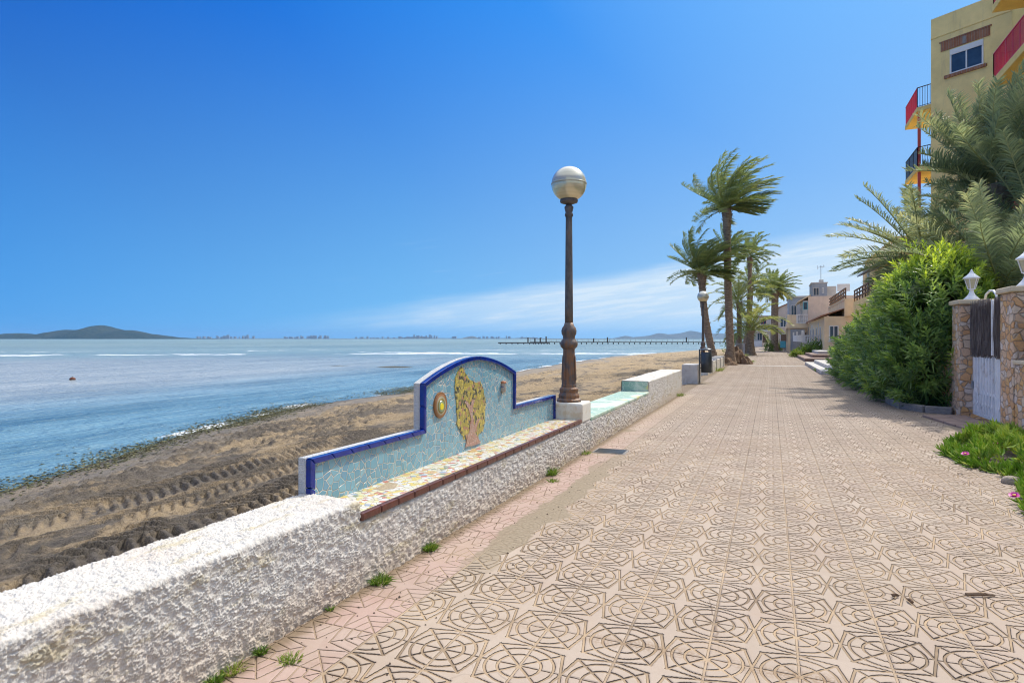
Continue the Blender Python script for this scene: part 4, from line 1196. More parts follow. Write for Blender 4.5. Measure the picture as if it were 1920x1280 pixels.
def door(F, parent, a0, a1, z0, z1, mat='wood', frame='white'):
    g = MB(); F.box(g, a0 - .07, a0, -.02, .035, z0, z1 + .07); F.box(g, a1, a1 + .07, -.02, .035, z0, z1 + .07); F.box(g, a0, a1, -.02, .035, z1, z1 + .07)
    o = g.build('door_frame', M[frame], parent)
    g = MB(); F.box(g, a0, a1, -.03, .012, z0, z1); g.build('door', M[mat], o); return o
def rail_run(g, p0, p1, z0, z1, posts=True, pitch=.12, r=.012, top=.022):
    a, b = Vector((*p0, 0)), Vector((*p1, 0)); L = (b - a).length; n = max(1, round(L / pitch))
    U = Vector((0, 0, 1))
    g.bar(a + U * z1, b + U * z1, top * 2, top * 1.6); g.bar(a + U * (z0 + .06), b + U * (z0 + .06), .025)
    for k in range(n + 1):
        p = a + (b - a) * k / n; w = .018 if k % 8 else .035
        g.bar(p + U * z0, p + U * (z1 - .01), w)
def balusters(parent, p0, p1, z0, z1, mat, pitch=.24, top='whitetop', name='balustrade'):
    a, b = Vector((*p0, 0)), Vector((*p1, 0)); L = (b - a).length; t = (b - a).normalized()
    g = MB(); U = Vector((0, 0, 1)); h = z1 - z0
    g.bar(a + U * (z1 - .05), b + U * (z1 - .05), .2, .1); g.bar(a + U * (z0 + .04), b + U * (z0 + .04), .2, .08)
    n = max(2, round(L / pitch))
    for k in range(n):
        p = a + (b - a) * (k + .5) / n
        if k % 9 == 0: g.bar(p + U * (z0 + .08), p + U * (z1 - .1), .16); continue
        hh = h - .18
        g.lathe([(.05, 0), (.05, hh * .1), (.035, hh * .15), (.075, hh * .4), (.06, hh * .55), (.03, hh * .8), (.05, hh * .9), (.05, hh)], 8, Matrix.Translation(p + U * (z0 + .08)))
    return g.build(name, mat, parent)

# ------------------------------------------------------------------ garden wall, pillars, gate
XW = 3.42
def pillar(label, y0, y1, h, x1=XW + .52):
    t = thing('gate_pillar', label, 'pillar', (0, 0, 0), 0, 'stone gate pillars')
    g = MB(); g.box(XW, x1, y0, y1, -.05, h); g.build('shaft', M['stone'], t, bevel=.025)
    g = MB(); g.box(XW - .05, x1 + .05, y0 - .05, y1 + .05, h, h + .09); g.build('cap', M['cream'], t, bevel=.02)
    return t
pillar('stone gate pillar on the oleander side of the white gate', 14.62, 15.2, 2.19)
pillar('stone gate pillar on the near side of the white gate, cut by the photo edge', 11.72, 12.32, 2.23)
def garden_wall(label, y0, y1, h):
    t = thing('garden_wall', label, 'wall')
    g = MB(); g.box(XW + .012, XW + .36, y0, y1, -.05, h); g.build('wall_body', M['stone'], t, bevel=.02)
    g = MB(); g.box(XW - .02, XW + .4, y0, y1, h, h + .06); g.build('coping', M['cream'], t, bevel=.015); return t
gw = garden_wall('low peach stone garden wall with brushwood above, nearest the camera', 3.0, 11.7, 1.13)
g = MB(); g.box(XW + .22, XW + .26, 3.0, 11.69, 1.19, 2.1); g.build('brushwood_screen', M['brush'], gw)
garden_wall('low peach stone garden wall running behind the oleanders', 15.22, 26.5, 1.16)
gate = thing('garden_gate', 'white metal double gate with a dark brushwood screen above its panels', 'gate', (0, 0, 0))
XG = XW + .2
for y0, y1 in ((12.34, 13.22), (13.26, 14.6)):
    g = MB(); g.box(XG, XG + .05, y0, y0 + .07, .06, 2.16); g.box(XG, XG + .05, y1 - .07, y1, .06, 2.16)
    for z in (.06, .48, 1.20): g.box(XG, XG + .05, y0 + .07, y1 - .07, z, z + .06)
    g.box(XG, XG + .05, y0 + .07, y1 - .07, 2.1, 2.16)
    leaf = g.build('gate_leaf', M['whitemetal'], gate, bevel=.006)
    g = MB(); g.box(XG + .022, XG + .03, y0 + .05, y1 - .05, .1, 1.24); g.build('panel', M['whitemetal'], leaf)
    g = MB(); k = max(3, round((y1 - y0) / .17))
    for i in range(1, k):
        y = y0 + (y1 - y0) * i / k; g.box(XG - .012, XG + .02, y - .03, y + .03, .12, 1.2)
    g.build('bars', M['whitemetal'], leaf, bevel=.006)
    for i in range(1, k, 1):
        y = y0 + (y1 - y0) * i / k; g = MB(); g.lathe([(.035, 0), (.035, .02)], 10, Matrix.Translation((XG - .02, y, .30)) @ Matrix.Rotation(R(90), 4, 'Y')); g.build('rosette', M['whitemetal'], leaf)
    # the screen: a mat of thin twigs
    rs = np.random.default_rng(int(y0 * 10)); nn = 420
    yy = rs.uniform(y0 + .07, y1 - .02, nn); zz0 = rs.uniform(1.16, 1.34, nn); zz1 = rs.uniform(2.04, 2.25, nn); xx = XG - .02 + rs.uniform(-.02, .012, nn)
    dy = rs.normal(0, .035, nn); w = rs.uniform(.003, .007, nn)
    Lf = Leafy(); a = np.stack([xx, yy, zz0], -1); b = np.stack([xx, yy + dy, zz1], -1); m_ = (a + b) / 2 + np.stack([rs.normal(-.005, .006, nn), rs.normal(0, .008, nn), 0 * xx], -1)
    wv = np.stack([0 * w, w, 0 * w], -1); wx = np.stack([w, w * .2, 0 * w], -1)
    for q in (wv, wx): Lf.strips([np.stack([a - q, a + q], 1), np.stack([m_ - q, m_ + q], 1), np.stack([b - q * .5, b + q * .5], 1)], rs.random(nn))
    sc_ = Lf.build('brushwood_screen', M['brush'], leaf)
    g = MB(); g.box(XG - .006, XG + .02, y0 + .06, y1 - .02, 1.25, 2.1); g.build('screen_backing', M['brush'], leaf)
g = MB(); g.box(XG - .045, XG - .01, 13.29, 13.34, 1.22, 2.2); g.build('meeting_bar', M['whitemetal'], gate, bevel=.006)
g = MB(); g.box(XG - .03, XG, 14.52, 14.6, .55, .7); g.build('hinge', M['steel'], gate)
# arched white pipe over the gate
t = thing('arched_pipe', 'white pipe bent over into an arch above the gate', 'pipe')
g = MB(); yy = [on_x(px, py, XG + .3) for px, py in ((1846, 566), (1849, 552), (1856, 545), (1863, 545), (1868, 552), (1869, 575))]
g.tube([(XG + .3, y, z) for y, z in yy], .022, 8); o = g.build('pipe', M['whitemetal'], t, smooth=True)
def lantern(label, y, z):
    t = thing('pillar_lantern', label, 'lantern', (XW + .26, y, z), 0, 'white lanterns on the gate pillars')
    g = MB(); g.lathe([(.14, 0), (.14, .02), (.11, .05), (.06, .11), (.04, .16), (.035, .2), (.06, .22)], 12); g.build('stand', M['whitemetal'], t, smooth=True)
    g = MB()
    for k in range(6):
        a = k * math.pi / 3; c, s_ = math.cos(a), math.sin(a); g.bar((.06 * c, .06 * s_, .22), (.115 * c, .115 * s_, .42), .014)
    g.lathe([(.125, .415), (.125, .43)], 6); g.lathe([(.066, .215), (.066, .228)], 6); g.build('frame', M['whitemetal'], t)
    g = MB(); g.lathe([(.052, .225), (.104, .418)], 6); g.build('glass', M['lampglass'], t)
    g = MB(); g.lathe([(.15, .43), (.145, .445), (.09, .49), (.055, .525), (.045, .53), (.04, .555), (.018, .57), (.022, .59), (.004, .615)], 12); g.build('roof', M['whitemetal'], t, smooth=True)
    return t
lantern('white lantern on the pillar beside the oleander', 14.91, 2.28)
lantern('white lantern on the near pillar at the photo edge', 12.02, 2.32)
# doorstep and kerb
ds_ = thing('doorstep', 'dark terracotta slabs laid as a step in front of the white gate', 'doorstep')
pts4 = [(2.72, 14.3), (3.5, 14.55), (3.55, 12.1), (3.0, 12.35)]
def lerp2(a, b, t): return (a[0] + (b[0] - a[0]) * t, a[1] + (b[1] - a[1]) * t)
for i in range(4):
    for j in range(2):
        q = [lerp2(lerp2(pts4[0], pts4[3], s_), lerp2(pts4[1], pts4[2], s_), t_) for s_, t_ in ((i / 4 + .006, j / 2 + .01), ((i + 1) / 4 - .006, j / 2 + .01), ((i + 1) / 4 - .006, (j + 1) / 2 - .01), (i / 4 + .006, (j + 1) / 2 - .01))]
        g = MB(); g.prism(q, -.02, .035); g.build('slab', M['slab'], ds_, bevel=.008)
kb = thing('kerb', 'low grey kerb edging the ground under the oleander', 'kerb')
kp = [(3.38, 14.98), (2.95, 15.15), (2.65, 15.75), (2.6, 16.6), (2.6, 18.5)]
for i in range(len(kp) - 1):
    a, b = Vector((*kp[i], .04)), Vector((*kp[i + 1], .04)); g = MB(); g.bar(a + (b - a) * .006, b - (b - a) * .006, .14, .19); g.build('kerb_block', M['greycurb'], kb, bevel=.015)
g = MB(); g.prism([(3.42, 15.0), (3.0, 15.2), (2.7, 15.8), (2.65, 16.6), (2.65, 18.5), (2.6, 22), (2.5, 26), (2.5, 28.5), (3.42, 28.5)], -.01, .07); o = g.build('ground', M['soil']); tag(o, kind='structure')

# ------------------------------------------------------------------ yellow apartment building
ap = thing('apartment_building', 'tall tan and yellow apartment block with red railed balconies above the palms', 'building', (0, 0, 0))
Cc, Ii = (7.6, 37.8), (10.43, 35.87)
tx, ty = (Ii[0] - Cc[0]) / 3.42, (Ii[1] - Cc[1]) / 3.42
g = MB(); g.prism([Cc, (Cc[0] + 12 * -ty, Cc[1] + 12 * tx), (24, 52), (24, 24), (Ii[0], 24), Ii], 0, 16.86); g.build('wall', M['tanwall'], ap)
g = MB(); g.prism([(Cc[0] - .03, Cc[1] - .02), (Cc[0] + 12 * -ty - .03, Cc[1] + 12 * tx), (24, 52), (24, 24), (Ii[0] - .02, 24), (Ii[0] - .02, Ii[1] - .03)], 16.862, 16.93); g.build('cornice', M['tanwall'], ap, bevel=.02)
g = MB(); g.prism([Cc, (Cc[0] + 12 * -ty, Cc[1] + 12 * tx), (24, 52), (24, 24), (Ii[0], 24), Ii], 16.932, 17.9); g.build('parapet', M['tanwall'], ap)
F = Face(Cc, (tx, ty), (-abs(ty), -abs(tx)))
F = Face(Cc, (tx, ty), (ty, -tx))
wn = window(F, ap, .86, 2.29, 14.78, 16.0, 'white', 'glass', 1, None, .07, .03)
g = MB(); F.box(g, .87, 2.28, .012, .05, 15.72, 15.98); g.build('shutter_box', M['white'], wn, bevel=.01)
g = MB(); F.box(g, .62, 2.42, -.02, .09, 14.62, 14.775); sl_ = g.build('sill', M['brick'], wn, bevel=.01)
g = MB(); F.box(g, .46, 2.55, -.02, .035, 16.06, 16.5); F.box(g, .40, 2.62, -.02, .05, 16.5, 16.56); g.build('brick_lintel', M['brick'], ap)
g = MB(); F.box(g, 1.42, 1.56, .03, .042, 16.1, 16.46); g.build('bare_patch', M['greycurb'], ap)
g = MB(); g.box(10.38, 10.42, 24.05, 35.7, 0, 16.85); g.build('yellow_wall', M['yellow'], ap)
def balcony(poly, zt, rails, redmat, thick=.2, h=.98):
    g = MB(); g.prism(poly, zt - thick, zt); b = g.build('balcony', M['yellow'], ap, bevel=.01)
    g = MB(); g.prism([lerp2(p, (sum(q[0] for q in poly) / len(poly), sum(q[1] for q in poly) / len(poly)), .02) for p in poly], zt - thick - .012, zt - thick + .02); g.build('soffit', M['soffit'], b)
    for a, c, mt, pit in rails:
        g = MB(); rail_run(g, a, c, zt, zt + h, pitch=pit); g.build('railing', M[mt], b)
    return b
for zt in (14.3 + .0, 11.45, 8.55, 5.65):
    P4 = [(7.85, 24.2), (7.85, 29.2), (10.38, 29.2), (10.38, 24.2)]
    bb = balcony(P4, zt, [((7.9, 29.15), (7.9, 24.2), 'red', .085), ((7.9, 29.15), (10.36, 29.15), 'red', .085)], 'red', .26)
    g = MB(); Ff = Face((10.38, 29), (0, -1), (-1, 0))
    for k in range(1): window(Ff, ap, 1 + k * 4.5, 2.8 + k * 4.5, zt + .02, zt + 2.1, 'white', 'glass', 1)
for zt, mt in ((13.78, 'red'), (10.62, 'black')):
    P4 = [(7.15, 38.75), (7.15, 41.9), (9.4, 41.9), (8.6, 38.9), (7.9, 38.25)]
    balcony(P4, zt, [((7.19, 38.8), (7.19, 41.85), mt, .07 if mt == 'red' else .13), ((7.19, 38.8), (7.9, 38.32), 'black', .13)], mt, .22, 1.05)
g = MB(); g.bar((7.3, 38.95, 0), (7.3, 38.95, 13.55), .13); g.build('balcony_post', M['redpost'], ap)

# ------------------------------------------------------------------ houses along the path
HG = 'houses along the promenade'
# orange house with a terrace
h = thing('orange_house', 'orange house with a brown railed roof terrace, showing above the oleander', 'house', (0, 0, 0), 0, HG)
g = MB(); g.box(6.0, 12, 40, 55.5, 0, 4.4); g.build('wall', M['orange'], h)
g = MB(); g.box(6.6, 12, 41, 54, 4.402, 7.2); up_w = g.build('upper_storey', M['orange'], h)
g = MB(); g.box(6.35, 6.6, 46, 49.5, 4.402, 6.6); g.build('projecting_bay', M['orange'], h)
g = MB(); g.box(6.5, 12.1, 40.9, 54.1, 7.202, 7.32); g.build('roof', M['orange'], h)
g = MB(); g.prism([(5.3, 0), (6.62, .55), (6.62, .68), (5.3, .1)], 40.5, 47, Matrix(((1, 0, 0, 0), (0, 0, 1, 0), (0, 1, 0, 5.6), (0, 0, 0, 1)))); g.build('awning_roof', M['greyw'], h)
Fx = Face((6.6, 54), (0, -1), (-1, 0)); window(Fx, h, 1.2, 2.6, 4.5, 6.5, 'wood', 'glass', 1); window(Fx, h, 5.0, 6.2, 5.2, 6.4, 'white', 'glass', 1)
Fy = Face((6.0, 40), (1, 0), (0, -1)); window(Fy, h, 1, 2.3, 1.2, 2.5); Fy2 = Face((6.6, 41), (1, 0), (0, -1)); window(Fy2, h, 1, 2.2, 5.2, 6.4)
g = MB(); g.box(6.62, 9, 55.0, 55.3, 4.4, 6.9); g.build('wing_wall', M['palegrey'], h)
g = MB()
for y in np.arange(40.2, 55.5, 1.5): g.bar((6.05, y, 4.4), (6.05, y, 5.3), .08)
for z in (4.7, 4.98, 5.26): g.bar((6.05, 40.1, z), (6.05, 55.4, z), .09)
g.build('railing', M['wood'], h)
# peach house with roof terrace behind
h = thing('peach_house', 'low peach house with a clay tile eave, white windows and a terrace parapet', 'house', (0, 0, 0), 0, HG)
g = MB(); g.box(4.05, 10, 57, 79, 0, 3.35); g.build('wall', M['peach'], h)
g = MB(); g.prism([(3.75, 3.3), (5.55, 3.95), (5.55, 4.02), (3.75, 3.42)], 56.9, 79, Matrix(((1, 0, 0, 0), (0, 0, 1, 0), (0, 1, 0, 0), (0, 0, 0, 1)))); g.build('roof', M['rooftile'], h)
g = MB(); g.box(5.5, 10, 56.8, 72, 3.352, 4.75); g.build('parapet', M['peach'], h)
g = MB(); g.box(5.46, 5.52, 56.76, 72.02, 4.62, 4.78); g.build('parapet_coping', M['cream'], h)
g = MB()
for y in np.arange(57, 72, 1.4): g.bar((5.6, y, 4.75), (5.6, y, 5.65), .09)
for z in (5.0, 5.3, 5.6): g.bar((5.6, 56.9, z), (5.6, 71.9, z), .1)
g.build('railing', M['wood'], h)
Fx = Face((4.05, 79), (0, -1), (-1, 0))
for a in (2.5, 7.5, 12.0, 17.0): window(Fx, h, a, a + 1.5, 1.0, 2.6, 'white', 'glass', 1, 'white', .12)
door(Fx, h, 5.2, 6.3, .85, 2.9, 'white'); door(Fx, h, 14.8, 15.8, .85, 2.9, 'white')

Fy = Face((4.05, 57), (1, 0), (0, -1)); window(Fy, h, .35, 1.05, 1.35, 2.6, 'white', 'glass', 1, 'white', .08); window(Fy, h, 1.7, 2.6, 1.35, 2.6, 'white', 'glass', 1, 'white', .08)
# balcony house with the plain side wall
h = thing('balcony_house', 'two storey house with a blank pinkish side wall and a white balustraded balcony', 'house', (0, 0, 0), 0, HG)
g = MB(); g.box(4.0, 12, 80, 88.5, 0, 6.45); g.build('wall', M['beige'], h)
g = MB(); g.prism([(2.9, 5.75), (4.3, 6.55), (4.3, 6.68), (2.9, 5.9)], 79.9, 88.6, Matrix(((1, 0, 0, 0), (0, 0, 1, 0), (0, 1, 0, 0), (0, 0, 0, 1)))); g.build('roof', M['cream'], h)
g = MB(); g.box(3.45, 3.98, 80.05, 88.4, 3.3, 5.95); g.build('front_room', M['palegrey'], h)
Fx = Face((3.45, 88.4), (0, -1), (-1, 0)); window(Fx, h, 5.3, 6.7, 3.4, 5.4, 'white', 'greyglass' if 'greyglass' in M else 'glass', 1); window(Fx, h, 1.6, 3.2, 3.4, 5.4)
Fy = Face((3.45, 80.05), (1, 0), (0, -1)); window(Fy, h, .04, .5, 4.9, 5.8, 'turq', 'glass', 0)
g = MB(); g.box(1.75, 4.0, 79.0, 87.5, 2.75, 3.28); g.build('balcony', M['peach'], h)
bal = balusters(h, (2.7, 79.08), (3.95, 79.08), 3.285, 4.35, M['white'], .22); balusters(h, (1.85, 79.1), (1.85, 87.4), 3.285, 4.35, M['white'], .3)
g = MB(); g.box(1.76, 2.72, 79.0, 79.16, 3.285, 4.3); g.build('balcony_panel', M['peach'], h)
Fx = Face((4.0, 88.4), (0, -1), (-1, 0)); door(Fx, h, 5.8, 6.9, .3, 2.4, 'wood'); window(Fx, h, 2.2, 4.2, .9, 2.3, 'wood', 'glass', 1)
for y in (79.4, 82.6, 86.8): g = MB(); g.bar((1.95, y, 0), (1.95, y, 2.74), .3); g.build('balcony_post', M['peach'], h)
g = MB(); g.box(1.85, 2.0, 79.6, 87, .0, 1.15); g.build('terrace_wall', M['peach'], h)
g = MB(); g.box(3.98, 4.6, 78.92, 79.9, .2, 2.9); g.build('porch_wall', M['palegrey'], h)
# roof room with the aerial
rr_ = thing('roof_room', 'grey rooftop room with a chimney block and lean-to on the flat roof of the balcony house', 'roof room', (0, 0, 0))
g = MB(); g.box(4.45, 6.1, 81.5, 86, 6.46, 8.05); g.build('wall', M['greyw'], rr_)
g = MB(); g.box(4.38, 6.16, 81.42, 86.1, 8.052, 8.16); g.build('roof', M['palegrey'], rr_)
g = MB(); g.box(5.3, 5.75, 82, 83, 8.162, 8.5); g.build('chimney', M['palegrey'], rr_)
g = MB(); g.box(6.11, 7.1, 82, 85.5, 6.46, 7.7); g.build('lean_to', M['palegrey'], rr_)
Fy = Face((4.45, 81.5), (1, 0), (0, -1)); window(Fy, rr_, .15, .8, 6.6, 7.55, 'palegrey', 'glass', 1); window(Fy, rr_, 1.1, 1.3, 6.9, 7.5, 'white', 'glass', 0)
g = MB(); g.box(7.1, 8.4, 81, 81.05, 7.0, 7.85); tag(g.build('roof_canopy', M['white'], bevel=.01), 'white canopy panel beside the grey rooftop room', 'canopy'); 
aer = thing('aerial', 'thin television aerial standing on the chimney of the rooftop room', 'aerial', (5.5, 82.5, 8.5))
g = MB(); g.tube([(0, 0, 0), (0, 0, 1.75)], .035, 6); g.build('mast', M['steel'], aer)
g = MB(); g.bar((-.35, 0, 1.5), (.45, 0, 1.62), .035)
for k in range(7): x_ = -.3 + k * .115; g.bar((x_, -.25, 1.51 + k * .017), (x_, .25, 1.51 + k * .017), .025)
g.bar((-.36, 0, 1.3), (-.36, 0, 1.75), .03); g.bar((.2, 0, 1.35), (.3, 0, 1.8), .03); g.build('antenna', M['steel'], aer)
# grey house, gabled house, far row
h = thing('grey_house', 'blue grey house rising between the balcony house and the gabled one', 'house', (0, 0, 0), 0, HG)
xg = ground_x(1479, 91); g = MB(); g.box(xg, xg + 6, 91, 99, 0, up(558, depth_of(xg, 91))); g.build('wall', M['greyw'], h)
g = MB(); zt = up(558, depth_of(xg, 91)); g.box(xg - .15, xg + 6, 90.85, 99.1, zt + .002, zt + .2); g.build('roof', M['palegrey'], h)
Fy = Face((xg, 91), (1, 0), (0, -1)); window(Fy, h, .25, 1.0, 4.6, 6.0); Fx = Face((xg, 99), (0, -1), (-1, 0)); window(Fx, h, 2, 3.4, 4.4, 5.8)
h = thing('gabled_house', 'house with a sloping pinkish gable behind the stout palm', 'house', (0, 0, 0), 0, HG)
x0, x1 = ground_x(1456, 103), ground_x(1482, 103); d_ = depth_of(x0, 103)
g = MB(); g.prism([(x0, 0), (x1 + 3, 0), (x1 + 3, up(560, d_)), (x1, up(568, d_)), (x0, up(580, d_))], 103, 110, Matrix(((1, 0, 0, 0), (0, 0, 1, 0), (0, 1, 0, 0), (0, 0, 0, 1)))); g.build('wall', M['beige'], h)
g = MB(); g.prism([(x0 - .3, up(581.5, d_)), (x1, up(568.5, d_) + .02), (x1, up(566.5, d_)), (x0 - .3, up(579, d_))], 102.8, 110.1, Matrix(((1, 0, 0, 0), (0, 0, 1, 0), (0, 1, 0, 0), (0, 0, 0, 1)))); g.build('roof', M['rooftile'], h)
Fy = Face((x0, 103), (1, 0), (0, -1)); window(Fy, h, .5, 1.4, 3.3, 4.7); door(Fy, h, .6, 1.5, .1, 2.2, 'wood')
def far_house(label, px0, px1, y, topy, mat, depth, eave=None):
    x0, x1 = ground_x(px0, y), ground_x(px1, y); zt = up(topy, depth_of((x0 + x1) / 2, y))
    h = thing('far_house', label, 'house', (0, 0, 0), 0, HG)
    g = MB(); g.box(x0, x1, y, y + depth, 0, zt); g.build('wall', M[mat], h)
    g = MB(); g.box(x0 - .3, x1 + .2, y - .4, y + depth, zt + .002, zt + .22); g.build('roof', M[eave or 'palegrey'], h)
    return h, Face((x0, y), (1, 0), (0, -1)), x1 - x0, zt
h, F, w_, zt = far_house('pale two storey house closing the end of the path, left of the stout palm', 1409, 1446, 126, 610, 'palegrey', 9)
window(F, h, 1.0, 1.9, 1.2, 2.6); door(F, h, w_ - 1.5, w_ - .5, .2, 2.2, 'wood', 'peach'); window(F, h, 2.2, 2.9, 1.1, 2.4, 'black')
g = MB(); F.box(g, 0, w_ - 1.6, .6, .75, 0, 1.1); g.build('front_wall', M['white'], h); g = MB(); F.box(g, w_ - 1.5, w_ + .6, 1.2, 1.4, 0, .8); g.build('planter_wall', M['beige'], h)
g = MB(); F.box(g, .2, w_ - .2, .05, .9, 2.85, 3.0); g.build('canopy', M['white'], h)
h, F, w_, zt = far_house('house with a reddish upper floor at the very end of the path', 1415, 1452, 137, 594, 'palegrey', 8, 'rooftile')
window(F, h, 1.2, 2.2, 4.4, 5.6, 'red'); window(F, h, 3.0, 3.8, 4.4, 5.6); g = MB(); F.box(g, .8, w_ - .8, .02, .6, 4.0, 4.15); g.build('awning', M['red'], h)
h, F, w_, zt = far_house('whitewashed far house glimpsed between the palms of the clump', 1386, 1412, 142, 606, 'white', 8)
window(F, h, 1, 2, 1.2, 2.6); window(F, h, 2.8, 3.6, 1.2, 2.6)

# front walls and steps
fw = thing('terrace_balustrade', 'white balustrade on the raised terrace of the peach house', 'balustrade', (0, 0, 0))
g = MB(); xl, xr = ground_x(1504, 62), ground_x(1580, 62); g.box(xl, xr, 62.1, 62.35, 0, 1.2); g.build('base_wall', M['palegrey'], fw)
balusters(fw, (xl + .1, 62.2), (xr, 62.2), 1.2, 1.85, M['white'], .23)
g = MB(); g.bar((xl + .05, 62.2, 1.2), (xl + .05, 62.2, 2.2), .2); g.build('post', M['white'], fw, bevel=.02)
fw = thing('front_wall', 'grey front wall with white panels above it, left of the balustrade', 'wall', (0, 0, 0))
g = MB(); g.add([(xl - .05, 62.35, 0), (2.25, 76, 0), (2.4, 76, 0), (xl + .1, 62.35, 0), (xl - .05, 62.35, 1.22), (2.25, 76, 1.22), (2.4, 76, 1.22), (xl + .1, 62.35, 1.22)], [(0, 1, 2, 3), (4, 5, 6, 7), (0, 1, 5, 4), (1, 2, 6, 5), (2, 3, 7, 6), (3, 0, 4, 7)]); g.build('wall_body', M['greycurb'], fw)
g = MB(); g.bar((xl, 62.6, 1.55), (2.32, 75.9, 1.55), .1, .64); g.build('white_panel', M['white'], fw)
for t_ in (.0, .55, 1.0): x_, y_ = xl + .03 + (2.3 - xl) * t_, 62.5 + 13.4 * t_; g = MB(); g.bar((x_, y_, 0), (x_, y_, 2.25), .16); g.build('post', M['white'], fw)
bx_ = thing('signboard', 'turquoise board on dark legs standing at the path edge before the balcony house', 'board', (ground_x(1468, 80), 80, 0))
g = MB(); g.box(-.3, .3, -.03, .03, .45, 1.25); g.build('board', M['turq'], bx_, bevel=.02)
for s_ in (-.22, .22): g = MB(); g.bar((s_, 0, 0), (s_, 0, .46), .06); g.build('leg', M['black'], bx_)
st1 = thing('garden_steps', 'two pale concrete steps beside the far end of the oleander hedge', 'steps', (0, 0, 0))
for k in range(2):
    g = MB(); g.prism([(1.98 + .42 * k, 29.5), (1.85 + .42 * k, 40.3 - k), (5, 40.3 - k), (5, 29.5)], -.01 + .16 * k, .16 + .16 * k); g.build('step', M['concrete'], st1, bevel=.02)
st2 = thing('garden_steps', 'low terracotta edged steps in front of the white balustrade', 'steps', (0, 0, 0))
for k, (xa, ya) in enumerate(((2.1, 46), (2.7, 48.5), (3.2, 51))):
    g = MB(); g.prism([(xa, ya), (xa - .2, 61.8), (6, 61.8), (6, ya)], -.01 + .2 * k, .2 + .2 * k); g.build('step', M['slab'] if k < 2 else M['concrete'], st2, bevel=.02)
def shrub(label, x, y, z, r, h, n, seed, tint, name='garden_plant'):
    rs = np.random.default_rng(seed); Lf = Leafy()
    d = nz(rs.normal(0, 1, (n, 3))); d[:, 2] = np.abs(d[:, 2]); q = rs.uniform(.35, 1, n)[:, None]
    lump = (.7 + .6 * fbm(d[:, 0] * 2 + seed, d[:, 1] * 2, seed, 3))[:, None]
    b = d * q * np.array([r, r, h]) * lump; dl = nz(d + rs.normal(0, .5, (n, 3)) + [0, 0, .4]); l = rs.uniform(.1, .28, n)[:, None]
    wv = nz(np.cross(dl, rs.normal(0, 1, (n, 3)))) * .03
    Lf.strips([np.stack([b - wv * .5, b + wv * .5], 1), np.stack([b + dl * l * .5 - wv, b + dl * l * .5 + wv], 1), np.stack([b + dl * l - wv * .1, b + dl * l + wv * .1], 1)], tint + rs.normal(0, .15, n))
    t = thing(name, label, 'plant', (x, y, z)); Lf.build('foliage', M['grass'], t)
    g = MB()
    for k in range(5): a = k * 1.3; g.tube([(0, 0, 0), (math.cos(a) * r * .4, math.sin(a) * r * .4, h * .6)], .02, 5)
    g.build('stems', M['wood'], t); return t
shrub('dark green shrub in the bed in front of the white balustrade', 2.85, 57, .15, .9, 1.0, 900, 5, .25)
shrub('taller rush like plant against the white balustrade', 3.6, 59.5, .3, .9, 1.3, 800, 6, .3)
shrub('yellow green plant at the corner of the planted bed', 1.95, 56, .05, .55, .55, 500, 7, .75)
shrub('green creeper at the foot of the stout palm', ground_x(1441, 81), 81, 0, .6, 1.5, 500, 8, .4)
shrub('rust brown dry shrub to the right of the stout palm', ground_x(1460, 84), 84, 0, .5, 1.3, 400, 9, 1.0)
shrub('leafy bush behind the clump of palms', ground_x(1378, 72), 72, 0, 1.4, 2.6, 900, 10, .35)
tuft('small green weed growing at the corner of the pale steps', 2.02, 32.2, .12, .25, 60, 95, tint=.5, group='grass clumps by the palms', wide=.02)
tf = thing('crowd_barrier', 'grey metal barrier standing between the palms of the clump', 'barrier', (0, 0, 0))
yb = 57.5; xa, xb = ground_x(1373, yb), ground_x(1395, yb)
g = MB(); g.bar((xa, yb, .1), (xa, yb, 1.12), .05); g.bar((xb, yb, 0), (xb, yb, 1.12), .09); g.bar((xa, yb, 1.1), (xb, yb, 1.1), .05); g.bar((xa, yb, .15), (xb, yb, .15), .05); g.build('frame', M['steel'], tf)
g = MB()
for k in range(1, 12): x_ = xa + (xb - xa) * k / 12; g.bar((x_, yb, .15), (x_, yb, 1.1), .022)
g.build('bars', M['steel'], tf)

# ------------------------------------------------------------------ pier
pr = thing('pier', 'long low wooden pier on thin piles with a pale railing, far out on the water', 'pier', (0, 0, 0))
DZ = 235.0
def pp(px, dd=0.0): return far(px, DZ + dd)
a, b = pp(994), pp(1400); g = MB(); g.bar((*a, .22), (*b, .22), 1.8, .28); g.build('deck', M['pierwood'], pr)
a, b = pp(934), pp(1028); g = MB(); g.bar((*pp(934, -3), .02), (*pp(1030, -3), .02), 3.0, .34); g.build('landing_stage', M['pierwood'], pr)
n = 41
for k in range(n):
    x_, y_ = pp(1000 + k * 10); g = MB(); g.bar((x_, y_, -1.2), (x_, y_, .24), .3); g.build('pile', M['pierwood'], pr)
for k in range(9):
    x_, y_ = pp(938 + k * 11, -3); g = MB(); g.bar((x_, y_, -1.2), (x_, y_, .1), .3); g.build('pile', M['pierwood'], pr)
g = MB()
for z in (.85, 1.35): g.bar((*pp(994, -.8), z), (*pp(1400, -.8), z), .12, .1)
for k in range(42): x_, y_ = pp(994 + k * 9.9, -.8); g.bar((x_, y_, .3), (x_, y_, 1.4), .12)
g.build('railing', M['pierrail'], pr)
for px, h_ in ((990, 1.8), (1003, 1.6), (1013, 1.7), (1024, 2.2), (1113, 1.5), (1139, 1.9), (1287, 1.9)):
    x_, y_ = pp(px, -1); g = MB(); g.bar((x_, y_, .2), (x_, y_, .2 + h_), .38); g.build('mooring_post', M['pierwood'], pr)

